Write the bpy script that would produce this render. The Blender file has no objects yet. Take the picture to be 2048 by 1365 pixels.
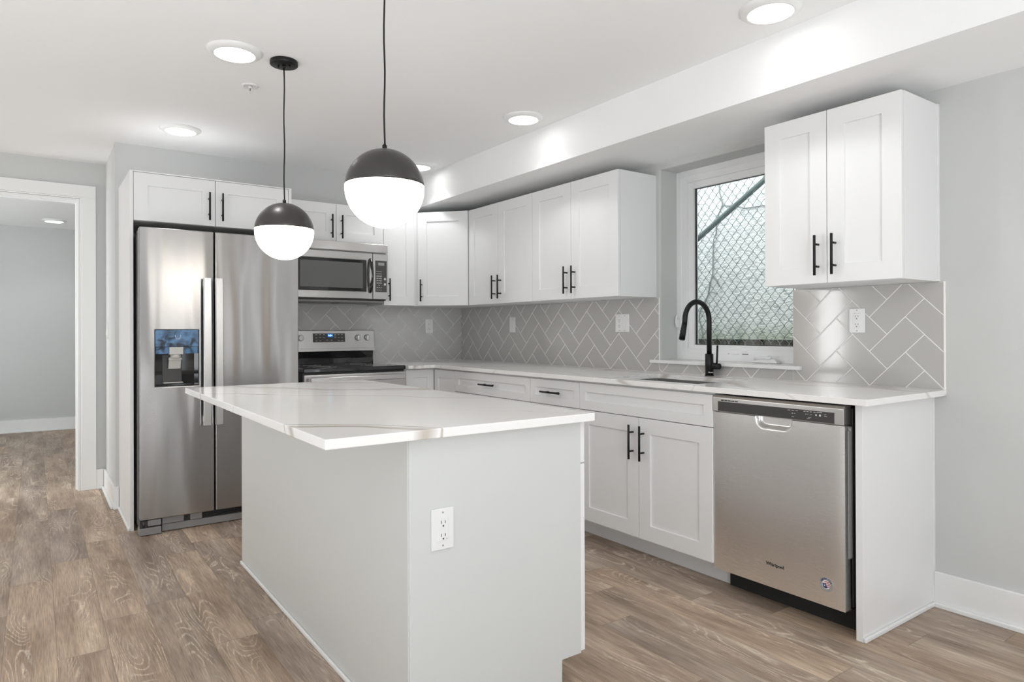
import bpy, bmesh, math, random
from mathutils import Matrix, Vector
random.seed(7)
PI = math.pi
scn = bpy.context.scene
COL = scn.collection

# ------------------------------------------------------------------ camera
YAW, PITCH, ROLL = 0.6185, 0.0026, -0.0036
fw = Vector((math.sin(YAW)*math.cos(PITCH), math.cos(YAW)*math.cos(PITCH), math.sin(PITCH)))
rt = Vector((math.cos(YAW), -math.sin(YAW), 0)); up = rt.cross(fw)
rt2 = rt*math.cos(ROLL) + up*math.sin(ROLL); up2 = up*math.cos(ROLL) - rt*math.sin(ROLL)
cam_d = bpy.data.cameras.new('camera'); cam = bpy.data.objects.new('camera', cam_d); COL.objects.link(cam)
m = Matrix.Identity(4)
for i in range(3):
    m[i][0], m[i][1], m[i][2] = rt2[i], up2[i], -fw[i]
m[0][3], m[1][3], m[2][3] = -3.1042, -5.1208, 1.1692
cam.matrix_world = m
cam_d.sensor_width = 36; cam_d.lens = 36*1336.37/2048
cam_d.shift_x = 1.61/2048; cam_d.shift_y = -24.28/2048
cam_d.clip_start = 0.05; cam_d.clip_end = 200
scn.camera = cam

# ------------------------------------------------------------------ world, exposure, large lights
scn.view_settings.view_transform = 'Standard'; scn.view_settings.look = 'None'
scn.view_settings.gamma = 1; scn.view_settings.use_curve_mapping = False
scn.view_settings.exposure = 0.33
scn.cycles.diffuse_bounces = 6; scn.cycles.max_bounces = 12; scn.cycles.sample_clamp_indirect = 6
W = bpy.data.worlds.new('world'); scn.world = W; W.use_nodes = True
W.node_tree.nodes['Background'].inputs[0].default_value = (0.95, 0.98, 1.0, 1)
W.node_tree.nodes['Background'].inputs[1].default_value = 4.3

def area(name, loc, rot, sx, sy, power, col=(1, 1, 1)):
    l = bpy.data.lights.new(name, 'AREA'); l.shape = 'RECTANGLE'; l.size = sx; l.size_y = sy
    l.energy = power; l.color = col
    o = bpy.data.objects.new(name, l); COL.objects.link(o); o.location = loc; o.rotation_euler = rot
    return o
# unseen area lights added to fill the rooms and streak the steel
UPW = PI/2+1.25   # unused upward tilt for throwing fill onto the ceiling
COOL = (0.885, 0.95, 1.0)
area('streak_fill_rear', (-1.03, -9.42, 1.35), (PI/2, 0, 0), 0.2, 2.0, 2.6, COOL)  # strip added for the bright streak in the refrigerator's freezer door
area('fill_rear_wide', (-4.1, -9.38, 1.3), (PI/2+0.3, 0, 0), 2.2, 1.9, 118, COOL)  # broad fill added behind the camera
area('fill_rear_floor', (-2.6, -6.9, 0.06), (PI, 0, 0), 2.4, 1.8, 72, COOL)  # fill added low and facing up to brighten the ceiling
area('fill_living_floor', (-4.6, -3.5, 0.06), (PI, 0, 0), 2.2, 2.8, 34, COOL)  # added upward fill out of view, lifts the kitchen ceiling
area('streak_fill_left', (-5.92, -0.12, 1.2), (PI/2, 0, -PI/2), 0.34, 2.1, 24, (1, 1, 1))  # strip added as a bright streak for the dishwasher to mirror
area('streak_fill_right', (-0.06, -7.25, 1.3), (PI/2, 0, PI/2), 0.18, 2.0, 4, COOL)  # strip added for the streak in the plain refrigerator door
area('fill_hall', (-4.6, 1.0, 1.2), (PI/2, 0, PI+0.35), 1.0, 1.8, 60, COOL)  # fill added out of view to lift the hall
area('fill_hall_floor', (-5.0, 2.9, 0.2), (PI, 0, 0), 1.6, 1.6, 22, COOL)  # second added hall fill, facing up
DISC_STRENGTH, GLOBE_STRENGTH, SPOT_POWER = 8.0, 6.5, 8.5

# ------------------------------------------------------------------ materials
def nt(name):
    mt = bpy.data.materials.new(name); mt.use_nodes = True
    n = mt.node_tree.nodes; b = n['Principled BSDF']
    return mt, n, mt.node_tree.links, b
def mat(name, col, rough=0.5, metal=0.0, bump=None, spec=0.5, coat=0.0, vary=0.0, aniso=0.0, emit=None, es=0.0):
    mt, n, L, b = nt(name)
    c = (*col, 1)
    b.inputs['Base Color'].default_value = c; b.inputs['Roughness'].default_value = rough
    b.inputs['Metallic'].default_value = metal; b.inputs['Specular IOR Level'].default_value = spec
    b.inputs['Coat Weight'].default_value = coat; b.inputs['Coat Roughness'].default_value = 0.05
    b.inputs['Anisotropic'].default_value = aniso
    if emit: b.inputs['Emission Color'].default_value = (*emit, 1); b.inputs['Emission Strength'].default_value = es
    tc = n.new('ShaderNodeTexCoord')
    if bump:
        sc, st = bump
        t = n.new('ShaderNodeTexNoise'); t.inputs['Scale'].default_value = sc; t.inputs['Detail'].default_value = 3
        L.new(tc.outputs['Object'], t.inputs['Vector'])
        bp = n.new('ShaderNodeBump'); bp.inputs['Strength'].default_value = st; bp.inputs['Distance'].default_value = 0.01
        L.new(t.outputs['Fac'], bp.inputs['Height']); L.new(bp.outputs['Normal'], b.inputs['Normal'])
    if vary:
        t = n.new('ShaderNodeTexNoise'); t.inputs['Scale'].default_value = 2.5; L.new(tc.outputs['Object'], t.inputs['Vector'])
        r = n.new('ShaderNodeMix'); r.data_type = 'RGBA'
        r.inputs['A'].default_value = tuple(x*(1-vary) for x in col)+(1,); r.inputs['B'].default_value = tuple(min(1, x*(1+vary)) for x in col)+(1,)
        L.new(t.outputs['Fac'], r.inputs['Factor']); L.new(r.outputs['Result'], b.inputs['Base Color'])
    return mt
M_ = {}
M_['wall'] = mat('wall_paint_grey', (0.57, 0.575, 0.565), 0.75, bump=(220, 0.08), vary=0.01)
M_['ceiling'] = mat('ceiling_paint_white', (0.87, 0.87, 0.868), 0.85, bump=(220, 0.06), vary=0.01)
M_['mirror_dark'] = mat('rear_wall_mirror_dark', (0.26, 0.26, 0.28), 0.75)  # unseen rear wall, darkened for contrast in the mirrored steel
M_['trimw'] = mat('trim_paint_white', (0.80, 0.80, 0.79), 0.35, vary=0.01)
M_['cab'] = mat('cabinet_paint_white', (0.79, 0.79, 0.79), 0.38, bump=(90, 0.02), vary=0.01)
M_['cabin'] = mat('cabinet_underside', (0.75, 0.74, 0.73), 0.5)
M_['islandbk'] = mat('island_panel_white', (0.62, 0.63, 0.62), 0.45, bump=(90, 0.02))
M_['black'] = mat('matte_black_metal', (0.018, 0.018, 0.019), 0.42, 0.6, bump=(300, 0.03))
M_['gap'] = mat('dark_recess', (0.02, 0.02, 0.02), 0.8)
M_['gloss'] = mat('black_glass', (0.008, 0.008, 0.009), 0.05, coat=0.3)
M_['plastic'] = mat('black_plastic', (0.03, 0.03, 0.032), 0.35)
M_['greyp'] = mat('grey_appliance_plastic', (0.24, 0.23, 0.225), 0.45)
M_['lgrey'] = mat('light_grey_plastic', (0.52, 0.51, 0.48), 0.35)
M_['vinyl'] = mat('white_vinyl', (0.84, 0.845, 0.85), 0.3)
M_['plate'] = mat('white_outlet_plastic', (0.78, 0.78, 0.77), 0.28)
M_['dark'] = mat('charcoal_panel', (0.06, 0.058, 0.056), 0.18)
M_['tile'] = mat('glazed_taupe_tile', (0.48, 0.468, 0.452), 0.11, coat=0.2, vary=0.03, bump=(9, 0.02))
M_['grout'] = mat('white_grout', (0.88, 0.87, 0.85), 0.8)
M_['dome'] = mat('bronze_black_dome', (0.065, 0.061, 0.058), 0.34, 0.5, bump=(260, 0.03))
M_['globe'] = mat('lit_opal_glass', (0.95, 0.95, 0.93), 0.2, emit=(1.0, 0.94, 0.86), es=GLOBE_STRENGTH)
M_['disc'] = mat('lit_diffuser', (0.95, 0.95, 0.95), 0.4, emit=(1.0, 1.0, 1.0), es=DISC_STRENGTH)
M_['chrome'] = mat('chrome', (0.7, 0.7, 0.7), 0.12, 1.0)
M_['knob'] = mat('satin_knob_metal', (0.50, 0.50, 0.49), 0.32, 1.0)
M_['text'] = mat('printed_light_grey', (0.62, 0.62, 0.60), 0.6)
M_['textdk'] = mat('printed_dark', (0.03, 0.03, 0.03), 0.6)
M_['blue'] = mat('lit_blue_digits', (0.5, 0.8, 1), 0.4, emit=(0.35, 0.7, 1.0), es=2.2)
M_['bluebk'] = mat('display_blue_glow', (0.01, 0.05, 0.2), 0.2, emit=(0.0, 0.12, 0.5), es=0.5)
M_['lcd'] = mat('lcd_grey', (0.30, 0.31, 0.30), 0.3)
M_['screen'] = mat('microwave_screen_grey', (0.13, 0.13, 0.128), 0.18)
M_['red'] = mat('sticker_red', (0.45, 0.05, 0.05), 0.4)
M_['navy'] = mat('sticker_navy', (0.02, 0.04, 0.14), 0.4)
M_['white'] = mat('sticker_white', (0.8, 0.8, 0.8), 0.4)
M_['film'] = mat('sticker_clear_grey', (0.42, 0.42, 0.42), 0.35, 0.4)
M_['galv'] = mat('galvanised_wire', (0.17, 0.20, 0.205), 0.5, 0.3)
M_['greenbar'] = mat('dark_green_painted_pipe', (0.035, 0.065, 0.06), 0.4)
M_['vine'] = mat('bare_vine_stem', (0.24, 0.25, 0.25), 0.8)
M_['door'] = mat('added_door_tan', (0.66, 0.47, 0.29), 0.45, vary=0.08)  # tan of the added doors, a warm band for the steel to mirror
M_['sink'] = mat('sink_steel', (0.45, 0.45, 0.44), 0.3, 1.0)

def steel(name, col, rough, wav=(5.5, 0.35), aniso=0.6):
    mt, n, L, b = nt(name)
    b.inputs['Metallic'].default_value = 1.0; b.inputs['Anisotropic'].default_value = aniso
    tg = n.new('ShaderNodeCombineXYZ'); tg.inputs[2].default_value = 1.0; L.new(tg.outputs[0], b.inputs['Tangent'])
    tc = n.new('ShaderNodeTexCoord')
    mp = n.new('ShaderNodeMapping'); mp.inputs['Scale'].default_value = (6, 6, 420); L.new(tc.outputs['Object'], mp.inputs['Vector'])
    t = n.new('ShaderNodeTexNoise'); t.inputs['Scale'].default_value = 3; t.inputs['Detail'].default_value = 4; L.new(mp.outputs['Vector'], t.inputs['Vector'])
    r = n.new('ShaderNodeMapRange'); r.inputs['To Min'].default_value = rough-0.02; r.inputs['To Max'].default_value = rough+0.02
    L.new(t.outputs['Fac'], r.inputs['Value']); L.new(r.outputs['Result'], b.inputs['Roughness'])
    c = n.new('ShaderNodeMix'); c.data_type = 'RGBA'; c.inputs['A'].default_value = tuple(x*0.985 for x in col)+(1,); c.inputs['B'].default_value = (*col, 1)
    L.new(t.outputs['Fac'], c.inputs['Factor']); L.new(c.outputs['Result'], b.inputs['Base Color'])
    m2 = n.new('ShaderNodeMapping'); m2.inputs['Scale'].default_value = (1, 1, 0.12); L.new(tc.outputs['Object'], m2.inputs['Vector'])
    t2 = n.new('ShaderNodeTexNoise'); t2.inputs['Scale'].default_value = wav[0]; t2.inputs['Detail'].default_value = 0.6; L.new(m2.outputs['Vector'], t2.inputs['Vector'])
    bp = n.new('ShaderNodeBump'); bp.inputs['Strength'].default_value = wav[1]; bp.inputs['Distance'].default_value = 0.012
    L.new(t2.outputs['Fac'], bp.inputs['Height']); L.new(bp.outputs['Normal'], b.inputs['Normal'])
    return mt
M_['steel'] = steel('brushed_stainless', (0.44, 0.433, 0.43), 0.22, (7.0, 0.85), 0.92)
M_['steeld'] = steel('brushed_stainless_dishwasher', (0.92, 0.91, 0.90), 0.28, (3.5, 0.7), 0.5)
M_['steels'] = steel('brushed_stainless_trim', (0.62, 0.61, 0.60), 0.30, (6, 0.05))
M_['handle'] = steel('satin_handle_metal', (0.74, 0.74, 0.745), 0.34, (4, 0.02))

def floor_mat():
    mt, n, L, b = nt('oak_look_vinyl_planks')
    PW, PL = 0.16, 1.22
    tc = n.new('ShaderNodeTexCoord'); sp = n.new('ShaderNodeSeparateXYZ'); L.new(tc.outputs['Object'], sp.inputs[0])
    def mth(op, a, b_=None, c_=None, clamp=False):
        x = n.new('ShaderNodeMath'); x.operation = op; x.use_clamp = clamp
        for i, v in enumerate((a, b_, c_)):
            if v is None: continue
            if isinstance(v, (int, float)): x.inputs[i].default_value = v
            else: L.new(v, x.inputs[i])
        return x.outputs[0]
    def noise(vec, sc, det=2, rough=0.5, dist=0.0):
        t = n.new('ShaderNodeTexNoise'); t.inputs['Scale'].default_value = sc; t.inputs['Detail'].default_value = det
        t.inputs['Roughness'].default_value = rough; t.inputs['Distortion'].default_value = dist; L.new(vec, t.inputs['Vector']); return t
    def ramp(f, stops):
        r = n.new('ShaderNodeValToRGB'); e = r.color_ramp.elements
        while len(e) < len(stops): e.new(0.5)
        for q, (p, c) in enumerate(stops): e[q].position = p; e[q].color = (*c, 1) if len(c) == 3 else c
        L.new(f, r.inputs[0]); return r.outputs[0]
    def mix(f, a, c, mode='MIX'):
        x = n.new('ShaderNodeMix'); x.data_type = 'RGBA'; x.blend_type = mode
        if isinstance(f, (int, float)): x.inputs['Factor'].default_value = f
        else: L.new(f, x.inputs['Factor'])
        for k, v in (('A', a), ('B', c)):
            if isinstance(v, tuple): x.inputs[k].default_value = (*v, 1)
            else: L.new(v, x.inputs[k])
        return x.outputs['Result']
    def comb(x, y, z):
        c = n.new('ShaderNodeCombineXYZ')
        for i, v in enumerate((x, y, z)):
            if isinstance(v, (int, float)): c.inputs[i].default_value = v
            else: L.new(v, c.inputs[i])
        return c.outputs[0]
    px = mth('DIVIDE', mth('ADD', sp.outputs[0], 2.4025+16), PW)
    row = mth('FLOOR', px); fx = mth('FRACT', px)
    wn = n.new('ShaderNodeTexWhiteNoise'); wn.noise_dimensions = '1D'; L.new(row, wn.inputs['W'])
    py = mth('ADD', mth('DIVIDE', mth('ADD', sp.outputs[1], 20), PL), mth('MULTIPLY', wn.outputs['Value'], 7.3))
    seg = mth('FLOOR', py); fy = mth('FRACT', py)
    wv = n.new('ShaderNodeTexWhiteNoise'); wv.noise_dimensions = '2D'; L.new(comb(row, seg, 0), wv.inputs['Vector'])
    sc = n.new('ShaderNodeSeparateColor'); L.new(wv.outputs['Color'], sc.inputs[0])
    r1, r2, r3 = sc.outputs[0], sc.outputs[1], sc.outputs[2]
    # coordinates that start anew in each plank
    gx = mth('ADD', sp.outputs[0], mth('MULTIPLY', r1, 31.0)); gy = mth('ADD', sp.outputs[1], mth('MULTIPLY', r2, 17.0))
    soft = noise(comb(mth('MULTIPLY', gx, 9.0), mth('MULTIPLY', gy, 1.5), 0), 1.0, 3, 0.55)
    base = ramp(soft.outputs['Fac'], [(0.28, (0.235, 0.172, 0.128)), (0.46, (0.345, 0.265, 0.205)), (0.60, (0.44, 0.350, 0.278)), (0.76, (0.59, 0.485, 0.385))])
    tint = ramp(r3, [(0.0, (0.86, 0.87, 0.90)), (0.35, (0.96, 0.96, 0.97)), (0.65, (1.05, 1.0, 0.94)), (1.0, (1.12, 1.09, 1.04))])
    col = mix(1.0, base, tint, 'MULTIPLY')
    # cathedral rings: thin light lines along the contours of a stretched noise
    ring = noise(comb(mth('MULTIPLY', gx, 6.0), mth('MULTIPLY', gy, 1.15), 3.0), 1.0, 1.6, 0.45, 0.25)
    cont = mth('FRACT', mth('MULTIPLY', ring.outputs['Fac'], 26.0))
    line = mth('SUBTRACT', 1.0, mth('MULTIPLY', mth('ABSOLUTE', mth('SUBTRACT', cont, 0.5)), 5.5), clamp=True)
    patch = noise(comb(mth('MULTIPLY', gx, 7.0), mth('MULTIPLY', gy, 1.3), 9.0), 1.0, 1, 0.5)
    pm = ramp(patch.outputs['Fac'], [(0.50, (0, 0, 0)), (0.62, (1, 1, 1))])
    brk = ramp(noise(comb(mth('MULTIPLY', gx, 260), mth('MULTIPLY', gy, 38), 0), 1.0, 2).outputs['Fac'], [(0.34, (0, 0, 0)), (0.55, (1, 1, 1))])
    lf = mth('MULTIPLY', mth('MULTIPLY', line, pm), mth('MULTIPLY', brk, 0.75))
    col = mix(lf, col, (0.78, 0.68, 0.56))
    # fine straight grain
    fine = noise(comb(mth('MULTIPLY', gx, 330), mth('MULTIPLY', gy, 9.0), 0), 1.0, 4, 0.6)
    ff = ramp(fine.outputs['Fac'], [(0.30, (0.62, 0.60, 0.58)), (0.5, (1.0, 1.0, 1.0)), (0.70, (1.3, 1.27, 1.22))])
    col = mix(1.0, col, ff, 'MULTIPLY')
    ps = noise(comb(mth('MULTIPLY', gx, 60), mth('MULTIPLY', gy, 4.0), 5.0), 1.0, 2)
    col = mix(1.0, col, ramp(ps.outputs['Fac'], [(0.3, (0.86, 0.86, 0.87)), (0.7, (1.1, 1.09, 1.07))]), 'MULTIPLY')
    ex = mth('MINIMUM', fx, mth('SUBTRACT', 1.0, fx)); ey = mth('MINIMUM', fy, mth('SUBTRACT', 1.0, fy))
    sx = mth('LESS_THAN', ex, 0.006); sy = mth('LESS_THAN', ey, 0.0011)
    seam = mth('MAXIMUM', sx, sy)
    col = mix(mth('MULTIPLY', seam, 0.5), col, (0.09, 0.07, 0.055))
    L.new(col, b.inputs['Base Color'])
    rr = n.new('ShaderNodeMapRange'); rr.inputs['To Min'].default_value = 0.42; rr.inputs['To Max'].default_value = 0.56
    L.new(fine.outputs['Fac'], rr.inputs['Value']); L.new(rr.outputs['Result'], b.inputs['Roughness'])
    b.inputs['Specular IOR Level'].default_value = 0.4
    bp = n.new('ShaderNodeBump'); bp.inputs['Strength'].default_value = 0.12; bp.inputs['Distance'].default_value = 0.002
    L.new(mth('SUBTRACT', fine.outputs['Fac'], mth('MULTIPLY', seam, 0.8)), bp.inputs['Height']); L.new(bp.outputs['Normal'], b.inputs['Normal'])
    return mt
M_['floor'] = floor_mat()

def quartz_mat(name, rot, off):
    mt, n, L, b = nt(name)
    tc = n.new('ShaderNodeTexCoord')
    mp = n.new('ShaderNodeMapping'); mp.inputs['Rotation'].default_value = (0, 0, rot); mp.inputs['Location'].default_value = off
    mp.inputs['Scale'].default_value = (1.0, 0.42, 1.0)
    L.new(tc.outputs['Object'], mp.inputs['Vector'])
    def vein(scale, width, dist, seed):
        a = n.new('ShaderNodeVectorMath'); a.operation = 'ADD'; a.inputs[1].default_value = (seed, seed*1.7, 0); L.new(mp.outputs['Vector'], a.inputs[0])
        t = n.new('ShaderNodeTexNoise'); t.inputs['Scale'].default_value = scale; t.inputs['Detail'].default_value = 3.5
        t.inputs['Roughness'].default_value = 0.42; t.inputs['Distortion'].default_value = dist
        L.new(a.outputs[0], t.inputs['Vector'])
        s = n.new('ShaderNodeMath'); s.operation = 'SUBTRACT'; s.inputs[1].default_value = 0.5; L.new(t.outputs['Fac'], s.inputs[0])
        ab = n.new('ShaderNodeMath'); ab.operation = 'ABSOLUTE'; L.new(s.outputs[0], ab.inputs[0])
        r = n.new('ShaderNodeMapRange'); r.inputs['From Min'].default_value = width*0.25; r.inputs['From Max'].default_value = width
        r.inputs['To Min'].default_value = 1; r.inputs['To Max'].default_value = 0; L.new(ab.outputs[0], r.inputs['Value'])
        return r.outputs['Result']
    v1 = vein(2.2, 0.024, 0.35, 0.0); v2 = vein(2.6, 0.008, 0.5, 5.3)
    am = n.new('ShaderNodeTexNoise'); am.inputs['Scale'].default_value = 1.8; L.new(mp.outputs['Vector'], am.inputs['Vector'])
    ar = n.new('ShaderNodeMapRange'); ar.inputs['From Min'].default_value = 0.42; ar.inputs['From Max'].default_value = 0.6; L.new(am.outputs['Fac'], ar.inputs['Value'])
    mx = n.new('ShaderNodeMath'); mx.operation = 'MULTIPLY'; L.new(v1, mx.inputs[0]); L.new(ar.outputs['Result'], mx.inputs[1])
    m2 = n.new('ShaderNodeMath'); m2.operation = 'MULTIPLY'; m2.inputs[1].default_value = 0.35; L.new(v2, m2.inputs[0])
    mm = n.new('ShaderNodeMath'); mm.operation = 'MAXIMUM'; L.new(mx.outputs[0], mm.inputs[0]); L.new(m2.outputs[0], mm.inputs[1])
    c = n.new('ShaderNodeMix'); c.data_type = 'RGBA'; c.inputs['A'].default_value = (0.86, 0.85, 0.835, 1); c.inputs['B'].default_value = (0.45, 0.41, 0.36, 1)
    f = n.new('ShaderNodeMath'); f.operation = 'MULTIPLY'; f.inputs[1].default_value = 0.8; L.new(mm.outputs[0], f.inputs[0])
    L.new(f.outputs[0], c.inputs['Factor']); L.new(c.outputs['Result'], b.inputs['Base Color'])
    b.inputs['Roughness'].default_value = 0.13; b.inputs['Specular IOR Level'].default_value = 0.5
    return mt
M_['quartz'] = quartz_mat('veined_white_quartz', 0.9, (0.3, 0.1, 0))
M_['quartzi'] = None
def island_quartz():
    mt, n, L, b = nt('veined_white_quartz_island')
    tc = n.new('ShaderNodeTexCoord'); sp = n.new('ShaderNodeSeparateXYZ'); L.new(tc.outputs['Object'], sp.inputs[0])
    def mth(op, a, b_=None, c_=None):
        x = n.new('ShaderNodeMath'); x.operation = op
        for i, v in enumerate((a, b_, c_)):
            if v is None: continue
            if isinstance(v, (int, float)): x.inputs[i].default_value = v
            else: L.new(v, x.inputs[i])
        return x.outputs[0]
    def noise(sc, det, off):
        mp = n.new('ShaderNodeMapping'); mp.inputs['Location'].default_value = off; L.new(tc.outputs['Object'], mp.inputs['Vector'])
        t = n.new('ShaderNodeTexNoise'); t.inputs['Scale'].default_value = sc; t.inputs['Detail'].default_value = det; L.new(mp.outputs['Vector'], t.inputs['Vector']); return t.outputs['Fac']
    p = mth('ADD', mth('ADD', sp.outputs[0], sp.outputs[1]), mth('MULTIPLY', mth('SUBTRACT', noise(1.6, 2.5, (3, 1, 0)), 0.5), 0.55))
    wd = noise(3.5, 3, (7, 2, 0)); tot = None
    for c, w, k in ((-3.98, 0.060, 0.75), (-4.06, 0.012, 0.8), (-4.47, 0.014, 0.85), (-5.70, 0.045, 0.7), (-5.64, 0.010, 0.9), (-6.25, 0.03, 0.5), (-3.45, 0.03, 0.5), (-5.05, 0.006, 0.25)):
        d = mth('ABSOLUTE', mth('SUBTRACT', p, c)); ww = mth('MULTIPLY', mth('MAXIMUM', mth('SUBTRACT', wd, 0.28), 0.04), w*3.2)
        v = mth('MULTIPLY', mth('MAXIMUM', mth('SUBTRACT', 1.0, mth('DIVIDE', d, ww)), 0.0), k)
        tot = v if tot is None else mth('MAXIMUM', tot, v)
    cx = n.new('ShaderNodeMix'); cx.data_type = 'RGBA'; cx.inputs['A'].default_value = (0.86, 0.85, 0.835, 1); cx.inputs['B'].default_value = (0.47, 0.41, 0.345, 1)
    tot = mth('MINIMUM', mth('MULTIPLY', tot, 1.3), 0.8); L.new(tot, cx.inputs['Factor']); L.new(cx.outputs['Result'], b.inputs['Base Color'])
    b.inputs['Roughness'].default_value = 0.12
    return mt
M_['quartzi'] = island_quartz()

def glass_mat():
    mt = bpy.data.materials.new('window_glass'); mt.use_nodes = True
    n = mt.node_tree.nodes; L = mt.node_tree.links; n.clear()
    o = n.new('ShaderNodeOutputMaterial'); t = n.new('ShaderNodeBsdfTransparent'); t.inputs[0].default_value = (0.96, 0.985, 0.98, 1)
    g = n.new('ShaderNodeBsdfGlossy'); g.inputs['Roughness'].default_value = 0.02
    f = n.new('ShaderNodeFresnel'); f.inputs[0].default_value = 1.45
    mx = n.new('ShaderNodeMixShader'); L.new(f.outputs[0], mx.inputs[0]); L.new(t.outputs[0], mx.inputs[1]); L.new(g.outputs[0], mx.inputs[2]); L.new(mx.outputs[0], o.inputs[0])
    return mt
M_['glass'] = glass_mat()

def stucco_mat():
    mt, n, L, b = nt('pebbled_stucco')
    tc = n.new('ShaderNodeTexCoord')
    mp = n.new('ShaderNodeMapping'); mp.inputs['Scale'].default_value = (1, 0.6, 1.6); L.new(tc.outputs['Object'], mp.inputs['Vector'])
    t = n.new('ShaderNodeTexNoise'); t.inputs['Scale'].default_value = 42; t.inputs['Detail'].default_value = 2.5; t.inputs['Distortion'].default_value = 0.8; L.new(mp.outputs['Vector'], t.inputs['Vector'])
    bp = n.new('ShaderNodeBump'); bp.inputs['Strength'].default_value = 0.9; bp.inputs['Distance'].default_value = 0.014
    L.new(t.outputs['Fac'], bp.inputs['Height']); L.new(bp.outputs['Normal'], b.inputs['Normal'])
    s = n.new('ShaderNodeSeparateXYZ'); L.new(tc.outputs['Object'], s.inputs[0])
    t3 = n.new('ShaderNodeTexNoise'); t3.inputs['Scale'].default_value = 7; L.new(tc.outputs['Object'], t3.inputs['Vector'])
    a = n.new('ShaderNodeMath'); a.operation = 'MULTIPLY_ADD'; a.inputs[1].default_value = -0.16; L.new(t3.outputs['Fac'], a.inputs[0]); L.new(s.outputs[2], a.inputs[2])
    r = n.new('ShaderNodeMapRange'); r.inputs['From Min'].default_value = 1.02; r.inputs['From Max'].default_value = 1.14; r.inputs['To Min'].default_value = 1; r.inputs['To Max'].default_value = 0
    L.new(a.outputs[0], r.inputs['Value'])
    c0 = n.new('ShaderNodeMix'); c0.data_type = 'RGBA'; c0.inputs['A'].default_value = (0.50, 0.53, 0.53, 1); c0.inputs['B'].default_value = (0.82, 0.83, 0.82, 1)
    rr = n.new('ShaderNodeMapRange'); rr.inputs['From Min'].default_value = 0.33; rr.inputs['From Max'].default_value = 0.5; L.new(t.outputs['Fac'], rr.inputs['Value']); L.new(rr.outputs['Result'], c0.inputs['Factor'])
    c = n.new('ShaderNodeMix'); c.data_type = 'RGBA'; c.inputs['B'].default_value = (0.30, 0.36, 0.22, 1)
    f = n.new('ShaderNodeMath'); f.operation = 'MULTIPLY'; f.inputs[1].default_value = 0.65; L.new(r.outputs['Result'], f.inputs[0])
    L.new(c0.outputs['Result'], c.inputs['A']); L.new(f.outputs[0], c.inputs['Factor']); L.new(c.outputs['Result'], b.inputs['Base Color'])
    b.inputs['Roughness'].default_value = 0.9
    return mt
M_['stucco'] = stucco_mat()
def ground_mat():
    mt, n, L, b = nt('damp_earth_bank')
    tc = n.new('ShaderNodeTexCoord'); t = n.new('ShaderNodeTexNoise'); t.inputs['Scale'].default_value = 9; t.inputs['Detail'].default_value = 6; L.new(tc.outputs['Object'], t.inputs['Vector'])
    r = n.new('ShaderNodeValToRGB'); e = r.color_ramp.elements; e[0].position = 0.35; e[0].color = (0.05, 0.05, 0.035, 1); e[1].position = 0.7; e[1].color = (0.20, 0.18, 0.13, 1)
    L.new(t.outputs['Fac'], r.inputs[0]); L.new(r.outputs[0], b.inputs['Base Color']); b.inputs['Roughness'].default_value = 0.95
    bp = n.new('ShaderNodeBump'); bp.inputs['Strength'].default_value = 0.8; bp.inputs['Distance'].default_value = 0.03; L.new(t.outputs['Fac'], bp.inputs['Height']); L.new(bp.outputs['Normal'], b.inputs['Normal'])
    return mt
M_['earth'] = ground_mat()
def film_mat():
    mt, n, L, b = nt('blue_protective_film')
    tc = n.new('ShaderNodeTexCoord'); t = n.new('ShaderNodeTexNoise'); t.inputs['Scale'].default_value = 17; t.inputs['Detail'].default_value = 1.5; t.inputs['Distortion'].default_value = 1.2; L.new(tc.outputs['Object'], t.inputs['Vector'])
    r = n.new('ShaderNodeValToRGB'); e = r.color_ramp.elements; e[0].position = 0.36; e[0].color = (0.03, 0.04, 0.06, 1); e[1].position = 0.62; e[1].color = (0.12, 0.24, 0.42, 1)
    L.new(t.outputs['Fac'], r.inputs[0]); L.new(r.outputs[0], b.inputs['Base Color']); b.inputs['Roughness'].default_value = 0.1
    bp = n.new('ShaderNodeBump'); bp.inputs['Strength'].default_value = 0.5; bp.inputs['Distance'].default_value = 0.004; L.new(t.outputs['Fac'], bp.inputs['Height']); L.new(bp.outputs['Normal'], b.inputs['Normal'])
    return mt
M_['bluefilm'] = film_mat()

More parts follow.
